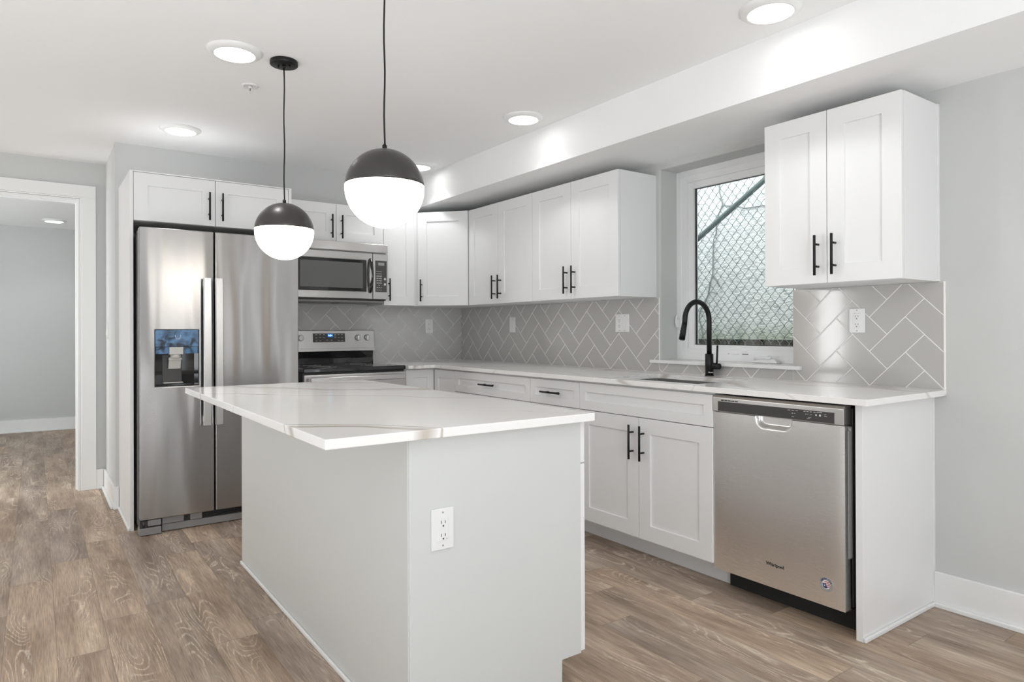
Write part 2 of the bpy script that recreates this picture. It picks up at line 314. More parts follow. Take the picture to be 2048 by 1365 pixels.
# ------------------------------------------------------------------ mesh builder
class MB:
    def __init__(s): s.bm = bmesh.new()
    def _mi(s, fs, mi):
        for f in fs: f.material_index = mi
    def box(s, x0, x1, y0, y1, z0, z1, bev=0.0, mi=0, seg=2, M=None):
        t = bmesh.new()
        bmesh.ops.create_cube(t, size=1)
        for v in t.verts:
            v.co = Vector(((x0+x1)/2+v.co.x*abs(x1-x0), (y0+y1)/2+v.co.y*abs(y1-y0), (z0+z1)/2+v.co.z*abs(z1-z0)))
        if bev: bmesh.ops.bevel(t, geom=t.edges[:], offset=bev, segments=seg, profile=0.5, affect='EDGES')
        return s.merge(t, mi, M)
    def merge(s, t, mi=0, M=None, smooth=None):
        if M is not None: t.transform(M)
        vm = {v: s.bm.verts.new(v.co) for v in t.verts}
        for f in t.faces:
            nf = s.bm.faces.new([vm[v] for v in f.verts]); nf.material_index = mi if mi is not None else f.material_index
            nf.smooth = f.smooth if smooth is None else smooth
        t.free(); return s
    def cyl(s, p0, p1, r, r2=None, seg=20, mi=0, cap=True):
        p0, p1 = Vector(p0), Vector(p1); d = p1-p0; r2 = r if r2 is None else r2
        t = bmesh.new(); bmesh.ops.create_cone(t, cap_ends=cap, segments=seg, radius1=r, radius2=r2, depth=d.length)
        for f in t.faces: f.smooth = len(f.verts) == 4
        q = d.to_track_quat('Z', 'Y').to_matrix().to_4x4()
        return s.merge(t, mi, Matrix.Translation((p0+p1)/2) @ q)
    def tube(s, pts, r, seg=12, mi=0):
        pts = [Vector(p) for p in pts]; rr = r if isinstance(r, (list, tuple)) else [r]*len(pts)
        rings = []; prev = None
        for i, p in enumerate(pts):
            d = (pts[min(i+1, len(pts)-1)]-pts[max(i-1, 0)]).normalized()
            if prev is None:
                a = Vector((0, 0, 1)) if abs(d.z) < 0.9 else Vector((1, 0, 0)); u = d.cross(a).normalized()
            else: u = (prev-d*prev.dot(d)).normalized()
            prev = u; w = d.cross(u)
            rings.append([s.bm.verts.new(p+(u*math.cos(2*PI*k/seg)+w*math.sin(2*PI*k/seg))*rr[i]) for k in range(seg)])
        for a, b in zip(rings, rings[1:]):
            for k in range(seg):
                f = s.bm.faces.new((a[k], a[(k+1) % seg], b[(k+1) % seg], b[k])); f.smooth = True; f.material_index = mi
        for rg in (rings[0][::-1], rings[-1]):
            f = s.bm.faces.new(rg); f.material_index = mi
        return s
    def lathe(s, prof, c=(0, 0, 0), seg=40, mi=0, smooth=True):
        c = Vector(c); rings = []
        for r, z in prof:
            if r < 1e-6: rings.append([s.bm.verts.new(c+Vector((0, 0, z)))])
            else: rings.append([s.bm.verts.new(c+Vector((r*math.cos(2*PI*k/seg), r*math.sin(2*PI*k/seg), z))) for k in range(seg)])
        for a, b in zip(rings, rings[1:]):
            for k in range(seg):
                k2 = (k+1) % seg
                if len(a) == 1 and len(b) == 1: continue
                if len(a) == 1: vs = (a[0], b[k2], b[k])
                elif len(b) == 1: vs = (a[k], a[k2], b[0])
                else: vs = (a[k], a[k2], b[k2], b[k])
                f = s.bm.faces.new(vs); f.smooth = smooth; f.material_index = mi
        return s
    def prism(s, poly, axis, a0, a1, bev=0.0, mi=0):
        """poly in the two other axes (cyclic order), extruded along axis."""
        def P(u, v, w): return {'x': (w, u, v), 'y': (u, w, v), 'z': (u, v, w)}[axis]
        t = bmesh.new(); A = [t.verts.new(P(u, v, a0)) for u, v in poly]; B = [t.verts.new(P(u, v, a1)) for u, v in poly]
        n_ = len(poly); t.faces.new(A[::-1]); t.faces.new(B)
        for i in range(n_): t.faces.new((A[i], A[(i+1) % n_], B[(i+1) % n_], B[i]))
        bmesh.ops.recalc_face_normals(t, faces=t.faces[:])
        if bev: bmesh.ops.bevel(t, geom=t.edges[:], offset=bev, segments=2, profile=0.5, affect='EDGES')
        return s.merge(t, mi)
    def mesh(s, name, mats):
        me = bpy.data.meshes.new(name)
        bmesh.ops.recalc_face_normals(s.bm, faces=s.bm.faces[:])
        s.bm.to_mesh(me); s.bm.free()
        for q in (mats if isinstance(mats, (list, tuple)) else [mats]): me.materials.append(M_[q])
        return me

def part(name, mb, mats, parent=None, world=False):
    me = mb.mesh(name, mats); o = bpy.data.objects.new(name, me); COL.objects.link(o)
    if parent is not None:
        if world:
            base = world_m(parent)
            me.transform(base.inverted())
        o.parent = parent
    return o
WM = {}
def world_m(o):
    mt = Matrix.Translation(o.location) @ o.rotation_euler.to_matrix().to_4x4()
    return world_m(o.parent) @ mt if o.parent else mt
def tag(o, label, cat, group=None):
    o['label'] = label; o['category'] = cat
    if group: o['group'] = group
    return o
def thing(name, label, cat, loc=(0, 0, 0), rz=0, group=None):
    o = bpy.data.objects.new(name, None); COL.objects.link(o); o.location = loc; o.rotation_euler = (0, 0, rz); o.empty_display_size = 0.1
    return tag(o, label, cat, group)
def struct(name, mb, mats):
    o = part(name, mb, mats); o['kind'] = 'structure'; return o
def copy_tree(o, parent=None):
    c = o.copy(); COL.objects.link(c)
    if parent is not None: c.parent = parent
    for ch in [q for q in bpy.data.objects if q.parent == o]: copy_tree(ch, c)
    return c
def textobj(name, s, size, mats, parent, Mx, depth=0.0004, align='CENTER', bold=0.0):
    """lettering as a mesh; Mx maps text space (x right, y up, z out) to the parent's space."""
    cu = bpy.data.curves.new('t', 'FONT'); cu.body = s; cu.size = size; cu.extrude = depth; cu.align_x = align; cu.align_y = 'CENTER'; cu.offset = bold
    to = bpy.data.objects.new('t', cu); COL.objects.link(to)
    me = bpy.data.meshes.new_from_object(to.evaluated_get(bpy.context.evaluated_depsgraph_get()))
    bpy.data.objects.remove(to); me.transform(Mx); me.materials.clear(); me.materials.append(M_[mats])
    o = bpy.data.objects.new(name, me); COL.objects.link(o); o.parent = parent
    return o
def text_into(mb, s, size, Mx, mi=0, depth=0.0003, bold=0.0):
    cu = bpy.data.curves.new('t', 'FONT'); cu.body = s; cu.size = size; cu.extrude = depth; cu.align_x = 'CENTER'; cu.align_y = 'CENTER'; cu.offset = bold
    to = bpy.data.objects.new('t', cu); COL.objects.link(to)
    me = bpy.data.meshes.new_from_object(to.evaluated_get(bpy.context.evaluated_depsgraph_get()))
    bpy.data.objects.remove(to); me.transform(Mx)
    t = bmesh.new(); t.from_mesh(me); bpy.data.meshes.remove(me); mb.merge(t, mi)
def face_y(x, y, z):   # text facing -y in the local frame
    return Matrix.Translation((x, y, z)) @ Matrix.Rotation(PI/2, 4, 'X')
def face_x(x, y, z):   # text facing -x
    return Matrix.Translation((x, y, z)) @ Matrix.Rotation(-PI/2, 4, 'Z') @ Matrix.Rotation(PI/2, 4, 'X')

# ------------------------------------------------------------------ setting
H, XS, ZS = 2.4288, -0.5419, 2.1816
XR = -2.675          # return wall by the refrigerator
YF = 0.74            # wall with the doorway
YH, HH = 4.5575, 2.413
ZC, TC = 0.914, 0.0242
b = MB(); b.box(-6.2, 0.0, -9.7, 4.7, -0.1, 0.0); struct('floor', b, 'floor')
b = MB(); b.box(-6.2, 0.3, -9.7, YF+0.12, H, H+0.1); struct('ceiling', b, 'ceiling')
b = MB(); b.box(-6.2, -1.2, YF+0.12, YH+0.2, HH, HH+0.1); struct('ceiling_hall', b, 'ceiling')
b = MB(); b.box(XR, 0.0, 0, 0.12, 0, H); b.box(XR, XR+0.12, 0.12, YF, 0, H); struct('wall_back', b, 'wall')
# doorway wall
DX1, DX0, DZ = -2.838, -3.76, 2.153
b = MB(); b.box(-6.2, DX0, YF, YF+0.12, 0, H); b.box(DX1, 0.0, YF, YF+0.12, 0, H); b.box(DX0, DX1, YF, YF+0.12, DZ, H); struct('wall_doorway', b, 'wall')
b = MB(); b.box(-6.2, -1.2, YH, YH+0.1, 0, HH); b.box(-1.3, -1.2, YF+0.12, YH, 0, HH); b.box(-6.2, -6.1, YF+0.12, YH, 0, HH); struct('wall_hall', b, 'wall')
b = MB(); b.box(-6.1, -6.0, -9.6, YF, 0, H); struct('wall_left', b, 'wall')
b = MB(); b.box(-6.1, 0.3, -9.6, -9.5, 0, H); struct('wall_rear', b, 'mirror_dark')  # dark tone put here for the refrigerator to mirror
# sink wall with the window opening (soft plaster corners)
WY0, WY1, WZ0, WZ1 = -2.33, -3.215, 0.9675, 2.145
b = MB()
for (ya, yb, za, zb) in ((WY0, 0.12, 0, H), (-9.6, WY1, 0, H), (WY1, WY0, 0, WZ0), (WY1, WY0, WZ1, H)):
    b.box(0.012, 0.15, ya, yb, za, zb)
# front skin with rounded opening edge: a lip ring 12 mm deep
R = 0.012
def lip(bm_):
    n_ = 4
    for i in range(n_):
        a0, a1 = i/n_*PI/2, (i+1)/n_*PI/2
        def off(a): return (R*(1-math.sin(a)), R*(1-math.cos(a)))    # (x depth, outward)
        x0, o0 = off(a0); x1, o1 = off(a1)
        x0, o0, x1, o1 = R*(1-math.sin(a0)), R*(1-math.cos(a0)), R*(1-math.sin(a1)), R*(1-math.cos(a1))
        for (pa, pb, pc, pd) in (
            ((x0, WY0+o0, WZ0), (x0, WY0+o0, WZ1+o0), (x1, WY0+o1, WZ1+o1), (x1, WY0+o1, WZ0)),
            ((x0, WY1-o0, WZ0), (x0, WY1-o0, WZ1+o0), (x1, WY1-o1, WZ1+o1), (x1, WY1-o1, WZ0)),
            ((x0, WY0+o0, WZ1+o0), (x0, WY1-o0, WZ1+o0), (x1, WY1-o1, WZ1+o1), (x1, WY0+o1, WZ1+o1))):
            f = bm_.bm.faces.new([bm_.bm.verts.new(p) for p in (pa, pb, pc, pd)]); f.smooth = True
lip(b)
E_ = 0.0121
b.box(0, E_, WY0+R, 0.12, 0, H); b.box(0, E_, -9.6, WY1-R, 0, H); b.box(0, E_, WY1-R, WY0+R, 0, WZ0); b.box(0, E_, WY1-R, WY0+R, WZ1+R, H)
struct('wall_right', b, 'wall')
b = MB()
for (ya, yb, za, zb) in ((-2.30, 0.12, -0.1, H+0.1), (-9.7, -3.30, -0.1, H+0.1), (-3.30, -2.30, -0.1, 0.95), (-3.30, -2.30, 2.19, H+0.1)):
    b.box(0.15, 0.27, ya, yb, za, zb)
struct('wall_outer_right', b, 'ceiling')
b = MB(); b.box(XS, 0.0, -9.5, 0.0, ZS, H); struct('ceiling_soffit', b, 'ceiling')

def baseboard(name, segs):
    b = MB()
    for (x0, x1, y0, y1, sx, sy) in segs:
        b.box(x0, x1, y0, y1, 0, 0.146, 0.003)
        # shoe moulding along the free side
        if sx: b.box(*(sorted((x0, x0+sx*0.016)) if sx < 0 else sorted((x1, x1+sx*0.016))), y0, y1, 0, 0.02, 0.004)
        if sy: b.box(x0, x1, *(sorted((y0, y0+sy*0.016)) if sy < 0 else sorted((y1, y1+sy*0.016))), 0, 0.02, 0.004)
    return struct(name, b, 'trimw')
baseboard('baseboard_right', [(-0.015, 0, -9.5, -3.853, -1, 0)])
baseboard('baseboard_return', [(XR-0.015, XR, 0.0, YF-0.016, -1, 0), (XR-0.015, XR+0.018, -0.015, 0, 0, -1)])
baseboard('baseboard_doorway', [(-2.738, XR-0.015, YF-0.015, YF, 0, -1), (-6.0, DX0-0.12, YF-0.015, YF, 0, -1)])
baseboard('baseboard_hall', [(-6.1, -1.3, YH-0.015, YH, 0, -1)])

# doorway casing: flat casing with a beaded inner edge, plus jamb
d1 = thing('door_1', 'white cased open doorway to the hall', 'doorway', (DX1, YF, 0)); d1['kind'] = 'structure'
b = MB(); cw = 0.10; bd = 0.012
b.box(DX1+bd, DX1+cw, YF-0.019, YF, 0, DZ+bd, 0.002); b.box(DX0-cw, DX0-bd, YF-0.019, YF, 0, DZ+bd, 0.002); b.box(DX0-cw, DX1+cw, YF-0.019, YF, DZ+bd, DZ+cw, 0.002)
b.box(DX1+0.002, DX1+bd, YF-0.012, YF, 0, DZ+0.002, 0.002); b.box(DX0-bd, DX0-0.002, YF-0.012, YF, 0, DZ+0.002, 0.002); b.box(DX0-bd, DX1+bd, YF-0.012, YF, DZ+0.002, DZ+bd, 0.002)
part('casing', b, 'trimw', d1, True)
b = MB(); b.box(DX1-0.016, DX1, YF-0.004, YF+0.12, 0, DZ-0.016, 0.001); b.box(DX0, DX0+0.016, YF-0.004, YF+0.12, 0, DZ-0.016, 0.001); b.box(DX0, DX1, YF-0.004, YF+0.12, DZ-0.016, DZ, 0.001)
b.box(DX1-0.026, DX1-0.016, YF+0.045, YF+0.08, 0, DZ-0.026, 0.001); b.box(DX0+0.016, DX0+0.026, YF+0.045, YF+0.08, 0, DZ-0.026, 0.001); b.box(DX0+0.016, DX1-0.016, YF+0.045, YF+0.08, DZ-0.026, DZ-0.016, 0.001)
part('jamb', b, 'trimw', d1, True)

# unseen doors and window frames, added for the steel fronts to mirror
b = MB(); b.box(-0.80, -0.06, -9.5, -9.46, 0, 2.1, 0.004); struct('added_door_2', b, 'door')
b = MB(); b.box(-6.0, -5.96, 0.12, 0.66, 0, 2.1, 0.004); struct('added_door_3', b, 'door')
for nm, (x0, x1, y0, y1, z0, z1) in {'added_window_2': (-1.22, -0.84, -9.5, -9.46, 0.2, 2.4), 'added_window_3': (-5.3, -2.9, -9.5, -9.46, 0.3, 2.35), 'added_window_4': (-6.0, -5.96, -6.9, -4.3, 0.3, 2.35), 'added_window_5': (-6.0, -5.96, -0.34, 0.02, 0.1, 2.3), 'added_window_6': (-0.04, 0.0, -7.42, -7.08, 0.2, 2.15)}.items():
    b = MB()
    if x1-x0 > 0.1:
        for (a, c, e, f) in ((x0, x0+0.05, z0, z1), (x1-0.05, x1, z0, z1), (x0, x1, z0, z0+0.05), (x0, x1, z1-0.05, z1)): b.box(a, c, y0, y1, e, f)
    else:
        for (a, c, e, f) in ((y0, y0+0.05, z0, z1), (y1-0.05, y1, z0, z1), (y0, y1, z0, z0+0.05), (y0, y1, z1-0.05, z1)): b.box(x0, x1, a, c, e, f)
    struct(nm, b, 'trimw')

# ------------------------------------------------------------------ herringbone backsplash
def herring(name, label, axis, rects, edge_caps=()):
    """rects: (s0,s1,z0,z1,As,Az); s runs to the viewer's right on the wall; A is one pattern origin."""
    h = 0.0775; w = h*math.sqrt(2); g = 0.0012; tk = 0.0065
    b = MB()
    for (s0, s1, z0, z1, As, Az) in rects:
        t = bmesh.new(); N = 60
        def P(u, v, d):
            s_ = As+(u+v)*w/math.sqrt(2); z_ = Az+(v-u)*w/math.sqrt(2)
            return Vector((s_, -d, z_))
        for i in range(-N, N):
            for j in range(-N, N):
                k = (i+j) % 4
                if k == 0: u0, u1, v0, v1 = i, i+2, j, j+1
                elif k == 2: u0, u1, v0, v1 = i, i+1, j, j+2
                else: continue
                c = P((u0+u1)/2, (v0+v1)/2, 0)
                if c.x < s0-0.2 or c.x > s1+0.2 or c.z < z0-0.2 or c.z > z1+0.2: continue
                q = g/w; q2 = q+0.0022/w
                A = [t.verts.new(P(a, c_, tk-0.0018)) for a, c_ in ((u0+q, v0+q), (u1-q, v0+q), (u1-q, v1-q), (u0+q, v1-q))]
                B = [t.verts.new(P(a, c_, tk)) for a, c_ in ((u0+q2, v0+q2), (u1-q2, v0+q2), (u1-q2, v1-q2), (u0+q2, v1-q2))]
                t.faces.new(B)
                for m_ in range(4): t.faces.new((A[m_], A[(m_+1) % 4], B[(m_+1) % 4], B[m_]))
        e = 0.0015
        for co, no in (((s0+e, 0, 0), (-1, 0, 0)), ((s1-e, 0, 0), (1, 0, 0)), ((0, 0, z0+e), (0, 0, -1)), ((0, 0, z1-e), (0, 0, 1))):
            bmesh.ops.bisect_plane(t, geom=t.verts[:]+t.edges[:]+t.faces[:], plane_co=co, plane_no=no, clear_outer=True)
        b.merge(t, 0)
        b.box(s0, s1, -(tk-0.0014), -0.0006, z0, z1, mi=1)
    for (s0, s1, z0, z1) in edge_caps: b.box(s0, s1, -tk-0.001, 0, z0, z1, 0.001, mi=1)
    M = Matrix.Identity(4) if axis == 'y' else Matrix.Rotation(-PI/2, 4, 'Z')
    b.bm.transform(M)
    me = b.mesh(name, ['tile', 'grout']); o = bpy.data.objects.new(name, me); COL.objects.link(o)
    tag(o, label, 'backsplash'); return o
herring('tile_backsplash', 'taupe herringbone tile backsplash behind the range on the refrigerator wall', 'y',
        [(-1.705, -0.0065, ZC, 1.3665, -0.3198, 1.3015)])
herring('tile_backsplash', 'grey taupe herringbone tile backsplash running along the window wall', 'x',
        [(0.0066, 2.3235, ZC, 1.3665, 1.0459, 1.1465), (2.3235, 3.2075, ZC, 0.9672, 3.4295, 1.224), (3.2075, 3.893, ZC, 1.3665, 3.4295, 1.224)],
        [(3.891, 3.8975, ZC, 1.3685), (2.3215, 2.3255, 0.986, 1.3665)])

# ------------------------------------------------------------------ cabinets
def shaker(mb, x0, x1, z0, z1, yb, th=0.0195, rail=0.074, rec=0.0085, Mx=None):
    t = bmesh.new(); bmesh.ops.create_cube(t, size=1)
    for v in t.verts: v.co = Vector(((x0+x1)/2+v.co.x*(x1-x0), yb-th/2+v.co.y*th, (z0+z1)/2+v.co.z*(z1-z0)))
    bmesh.ops.bevel(t, geom=t.edges[:], offset=0.0012, segments=1, affect='EDGES')
    t.faces.ensure_lookup_table()
    f = max((q for q in t.faces if q.normal.y < -0.9), key=lambda q: q.calc_area())
    r = min(rail, (z1-z0)*0.32)
    bmesh.ops.inset_region(t, faces=[f], thickness=r, use_even_offset=True)
    bmesh.ops.inset_region(t, faces=[f], thickness=0.0012, depth=-rec, use_even_offset=True)
    mb.merge(t, 0, Mx)
def pull(mb, c, vert=True, L=0.174, off=0.033, r=0.0058):
    """bar pull; c = centre on the door face (local, face -y)."""
    c = Vector(c); a = Vector((0, 0, 1)) if vert else Vector((1, 0, 0)); o = Vector((0, -off, 0))
    mb.cyl(c+o-a*L/2, c+o+a*L/2, r, seg=14)
    for sg in (-1, 1): mb.cyl(c+a*sg*0.048, c+a*sg*0.048+o, r*0.82, seg=10)
SINKRZ = -PI/2
G = 0.0016
def cab_upper(name, label, loc, rz, w, z0, z1, doors, depth=0.305, group='upper wall cabinets', filler=0.0, lowp=0.034):
    """doors: list of (x0, x1, handle side -1/+1)"""
    T = thing(name, label, 'cabinet', (loc[0], loc[1], z0), rz, group)
    b = MB(); b.box(0, w, -depth, 0, 0, z1-z0, 0.0008)
    if filler: b.box(-filler, 0, -depth-0.018, -depth+0.01, 0, z1-z0, 0.0008)
    part('carcass', b, 'cab', T)
    for (x0, x1, hs) in doors:
        b = MB(); shaker(b, x0+G, x1-G, 0.001, z1-z0-0.001, -depth-0.001); d = part('door', b, 'cab', T)
        if hs:
            hx = x1-0.038 if hs > 0 else x0+0.038
            b = MB(); pull(b, (hx, -depth-0.0205, lowp+0.087)); h = part('handle', b, 'black', d); h['label'] = 'matte black bar pull'
    return T
ZU0, ZU1 = 1.3698, 2.1165
# sink wall uppers (local x runs along -Y)
def sx(y): return (0.0, y)
cab_upper('wall_cabinet', 'white two-door wall cabinet between the corner cabinet and the cabinet beside the window', (0, -0.6412), SINKRZ, 0.8267, ZU0, ZU1, [(0, 0.4099, 1), (0.4099, 0.8267, -1)])
cab_upper('wall_cabinet', 'white two-door wall cabinet ending beside the window reveal', (0, -1.4679), SINKRZ, 0.8307, ZU0, ZU1, [(0, 0.4075, 1), (0.4075, 0.8307, -1)])
c = cab_upper('wall_cabinet', 'white two-door wall cabinet above the dishwasher, on its own past the window', (0, -3.263), SINKRZ, 0.6094, ZU0, ZU1, [(0, 0.3016, 1), (0.3016, 0.6094, -1)])
# scribe strip at the wall on exposed ends
b = MB(); b.box(0.6094, 0.614, -0.018, 0, 0, ZU1-ZU0, 0.001); part('scribe_strip', b, 'cab', c)
# back wall uppers (front faces -Y)
XM0, XM1 = -1.665, -0.903
cab_upper('wall_cabinet', 'short white two-door wall cabinet above the microwave', (XM0, 0), 0, XM1-XM0, 1.832, ZU1, [(0, 0.381, 1), (0.381, XM1-XM0, -1)], filler=0.042, lowp=0.026)
cab_upper('wall_cabinet', 'narrow white single-door wall cabinet between microwave and corner cabinet', (XM1, 0), 0, 0.296, ZU0, ZU1, [(0, 0.27, -1)])
# diagonal corner
T = thing('corner_wall_cabinet', 'white corner wall cabinet with one angled door', 'cabinet', (0, 0, ZU0), 0, 'upper wall cabinets')
ax, ay, bx_, by_ = -0.607, -0.325, -0.325, -0.6412
b = MB(); b.prism([(0, 0), (ax, 0), (ax, ay+0.012), (bx_+0.012, by_), (0, by_)], 'z', 0, ZU1-ZU0)
part('carcass', b, 'cab', T)
dl = math.hypot(bx_-ax, by_-ay); ang = math.atan2(by_-ay, bx_-ax)
Mx = Matrix.Translation((ax, ay, 0)) @ Matrix.Rotation(ang, 4, 'Z')
b = MB(); shaker(b, 0.004, dl-0.004, 0.001, ZU1-ZU0-0.001, 0.008, Mx=Mx); d = part('door', b, 'cab', T)
t = MB(); pull(t, (0.038, -0.012, 0.034+0.087)); t.bm.transform(Mx); part('handle', t, 'black', d)['label'] = 'matte black bar pull'

# refrigerator surround
XPN = -2.6546
b = MB(); b.box(XPN, XPN+0.019, -0.632, 0, 0, 2.1231, 0.001); b.box(XPN-0.012, XPN, -0.632, -0.03, 0, 0.018, 0.004)
o = part('tall_side_panel', b, 'cab'); tag(o, 'tall white side panel between the refrigerator and the doorway', 'panel')
b = MB(); b.box(-1.7285, -1.7095, -0.632, 0, 0, 2.125, 0.001)
o = part('tall_side_panel', b, 'cab'); tag(o, 'tall white side panel between the refrigerator and the range', 'panel')
x0 = XPN+0.0195; wF = -1.729-x0
T = cab_upper('wall_cabinet', 'wide white two-door cabinet above the refrigerator', (x0, 0), 0, wF, 1.8295, 2.1165, [(0, -2.184-x0, 1), (-2.184-x0, wF, -1)], depth=0.61, group='upper wall cabinets', lowp=0.033)
b = MB(); b.box(0.0, wF, -0.635, 0, 2.117-1.8295, 2.123-1.8295, 0.001); part('top_edge', b, 'cab', T)

# base cabinets on the sink wall
ZB = ZC-TC-0.001
def base_body(mb, x0, x1, depth=0.61, kick=0.11, open_top=False):
    if open_top:
        mb.box(x0, x0+0.018, -depth, -0.003, kick, ZB); mb.box(x1-0.018, x1, -depth, -0.003, kick, ZB); mb.box(x0+0.018, x1-0.018, -depth, -0.003, kick, kick+0.018)
        mb.box(x0+0.018, x1-0.018, -0.015, -0.003, kick+0.018, ZB); mb.box(x0+0.018, x1-0.018, -depth, -depth+0.018, 0.72, ZB)
        mb.box(x0, x1, -depth+0.11, -0.003, 0, kick)
    else: mb.box(x0, x1, -depth, -0.003, kick, ZB, 0.0008); mb.box(x0, x1, -depth+0.11, -0.003, 0, kick)
def cab_base(label, y0, y1, fronts, depth=0.61, kick_board=True):
    w = y0-y1
    T = thing('base_cabinet', label, 'cabinet', (0, y0, 0), SINKRZ, 'base cabinets along the window wall')
    b = MB(); base_body(b, 0.0005, w-0.0005, depth, open_top='sink' in label and 'next' not in label); part('carcass', b, 'cab', T)
    for kind, fx0, fx1, z0, z1, h in fronts:
        b = MB(); shaker(b, fx0+G, fx1-G, z0, z1, -depth-0.001, rail=0.066 if kind != 'door' else 0.074); d = part({'door': 'door', 'drawer': 'drawer_front', 'false': 'false_front'}[kind], b, 'cab', T)
        if h:
            b = MB()
            if kind == 'drawer': pull(b, ((fx0+fx1)/2, -depth-0.0205, (z0+z1)/2+0.002), vert=False, L=0.178)
            else: pull(b, (h, -depth-0.0205, 0.604))
            part('handle', b, 'black', d)['label'] = 'matte black bar pull'
    return T
ZD0, ZD1, ZR0, ZR1 = 0.122, 0.7275, 0.7315, 0.877
cab_base('white base cabinet with a wide drawer beside the corner unit', -0.9369, -1.843, [('drawer', 0, 0.9061, ZR0, ZR1, 1), ('door', 0, 0.453, ZD0, ZD1, 0.415), ('door', 0.453, 0.9061, ZD0, ZD1, 0.491)])
cab_base('narrow white base cabinet with a short drawer next to the sink cabinet', -1.843, -2.2983, [('drawer', 0, 0.4553, ZR0, ZR1, 1), ('door', 0, 0.4553, ZD0, ZD1, 0.038)])
T = cab_base('white two-door sink base cabinet beside the dishwasher', -2.2983, -3.2004, [('false', 0, 0.9021, ZR0, ZR1, 0), ('door', 0, 0.4493, ZD0, ZD1, 0.412), ('door', 0.4493, 0.9021, ZD0, ZD1, 0.485)], depth=0.61)
# lazy-susan corner base cabinet
T = thing('corner_base_cabinet', 'white corner base cabinet with two narrow folding doors beside the range', 'cabinet', (0, 0, 0), 0, None)
b = MB(); b.prism([(-0.003, -0.003), (-0.874, -0.003), (-0.874, -0.61), (-0.61, -0.61), (-0.61, -0.936), (-0.003, -0.936)], 'z', 0.11, ZB); b.prism([(-0.003, -0.003), (-0.874, -0.003), (-0.874, -0.5), (-0.5, -0.5), (-0.5, -0.936), (-0.003, -0.936)], 'z', 0, 0.11)
part('carcass', b, 'cab', T)
b = MB(); shaker(b, -0.868, -0.634, ZD0, ZR1, -0.611, rail=0.055); part('door', b, 'cab', T)
b = MB(); shaker(b, 0.634, 0.935, ZD0, ZR1, -0.611, rail=0.055, Mx=Matrix.Rotation(SINKRZ, 4, 'Z')); part('door', b, 'cab', T)

# end panel past the dishwasher
b = MB(); b.box(-0.594, 0, -3.8487, -3.822, 0, ZB, 0.0012); b.box(-0.594, -0.0, -3.86, -3.8487, 0, 0.018, 0.004); b.box(-0.016, 0, -3.8535, -3.8487, 0.018, ZB, 0.0008)
tag(part('end_panel', b, 'cab'), 'white end panel closing the counter run beside the dishwasher', 'panel')

# countertop with sink cut-out
CX, CYB = -0.6583, -0.6866
sk = (-0.1562, -0.56, -2.452, -3.06)     # x back, x front, y0, y1
b = MB(); zt = ZC; zb = ZC-TC
b.prism([(0, 0), (-0.8745, 0), (-0.8745, CYB), (CX, CYB), (CX, sk[2]), (0, sk[2])], 'z', zb, zt, 0.0015)
b.box(sk[0], 0, sk[3], sk[2], zb, zt); b.box(CX, sk[1], sk[3], sk[2], zb, zt, 0.0012)
b.prism([(0, sk[3]), (CX, sk[3]), (CX, -3.8993), (0, -3.8993)], 'z', zb, zt, 0.0015)
tag(part('countertop', b, 'quartz'), 'L-shaped veined white quartz countertop along the window wall', 'countertop')

# sink
T = thing('kitchen_sink', 'undermount stainless steel sink set in the countertop under the window', 'sink', (-0.36, -2.756, ZC-TC))
b = MB(); x0, x1, y0, y1 = sk[1]-0.004, sk[0]+0.004, sk[3]-0.004, sk[2]+0.004; zf = 0.70
for (a, c_, e, f, g, h_) in ((x0-0.002, x0, y0, y1, zf, zb), (x1, x1+0.002, y0, y1, zf, zb), (x0, x1, y0-0.002, y0, zf, zb), (x0, x1, y1, y1+0.002, zf, zb), (x0, x1, y0, y1, zf-0.002, zf)):
    b.box(a, c_, e, f, g, h_)
part('basin', b, 'sink', T, True)
b = MB(); b.lathe([(0, 0.003), (0.03, 0.003), (0.045, 0.005), (0.055, 0.001), (0.055, 0)], (-0.36, -2.756, zf), 24); part('drain', b, 'chrome', T, True)

# faucet
FX, FY = -0.05, -2.7294
T = thing('kitchen_faucet', 'matte black pull-down faucet with high arched spout in front of the window', 'faucet', (FX, FY, ZC))
b = MB(); b.cyl((FX, FY, ZC), (FX, FY, ZC+0.1225), 0.0225, seg=32); b.cyl((FX, FY, ZC), (FX, FY, ZC+0.004), 0.0245, seg=32); part('base', b, 'black', T, True)
# spout swings toward the sink along -x
pts = [(FX, FY, ZC+0.12), (FX, FY, 1.20)]
cx_, cz_, rr = FX-0.1015, 1.222, 0.1015
for k in range(0, 25):
    a = k/24*PI*1.0
    pts.append((cx_+rr*math.cos(a), FY, cz_+rr*math.sin(a)))
pts += [(cx_-rr-0.003, FY, 1.20)]
b = MB(); b.tube(pts, 0.0138, 20); part('spout', b, 'black', T, True)
b = MB(); e0 = Vector((cx_-rr-0.003, FY, 1.203)); e1 = e0+Vector((-0.022, 0, -0.085))
b.cyl(e0, e1, 0.0145, 0.0165, 24); d_ = (e1-e0).normalized()
for q in (0.045, 0.066):
    p = e0+d_*q; b.cyl(p, p+Vector((-0.019, 0.0, 0.005)), 0.0065, 0.005, 12)
b.cyl(e1, e1+d_*0.003, 0.013, 0.012, 24); part('spray_head', b, 'black', T, True)
b = MB(); b.cyl((FX, FY, 0.968), (FX, FY-0.068, 0.968), 0.0165, seg=28); b.cyl((FX, FY-0.040, 0.968), (FX, FY-0.042, 0.968), 0.0172, seg=28); b.cyl((FX, FY-0.050, 0.975), (FX+0.0, FY-0.055, 1.084), 0.0055, 0.0052, 14)
part('lever_handle', b, 'black', T, True)
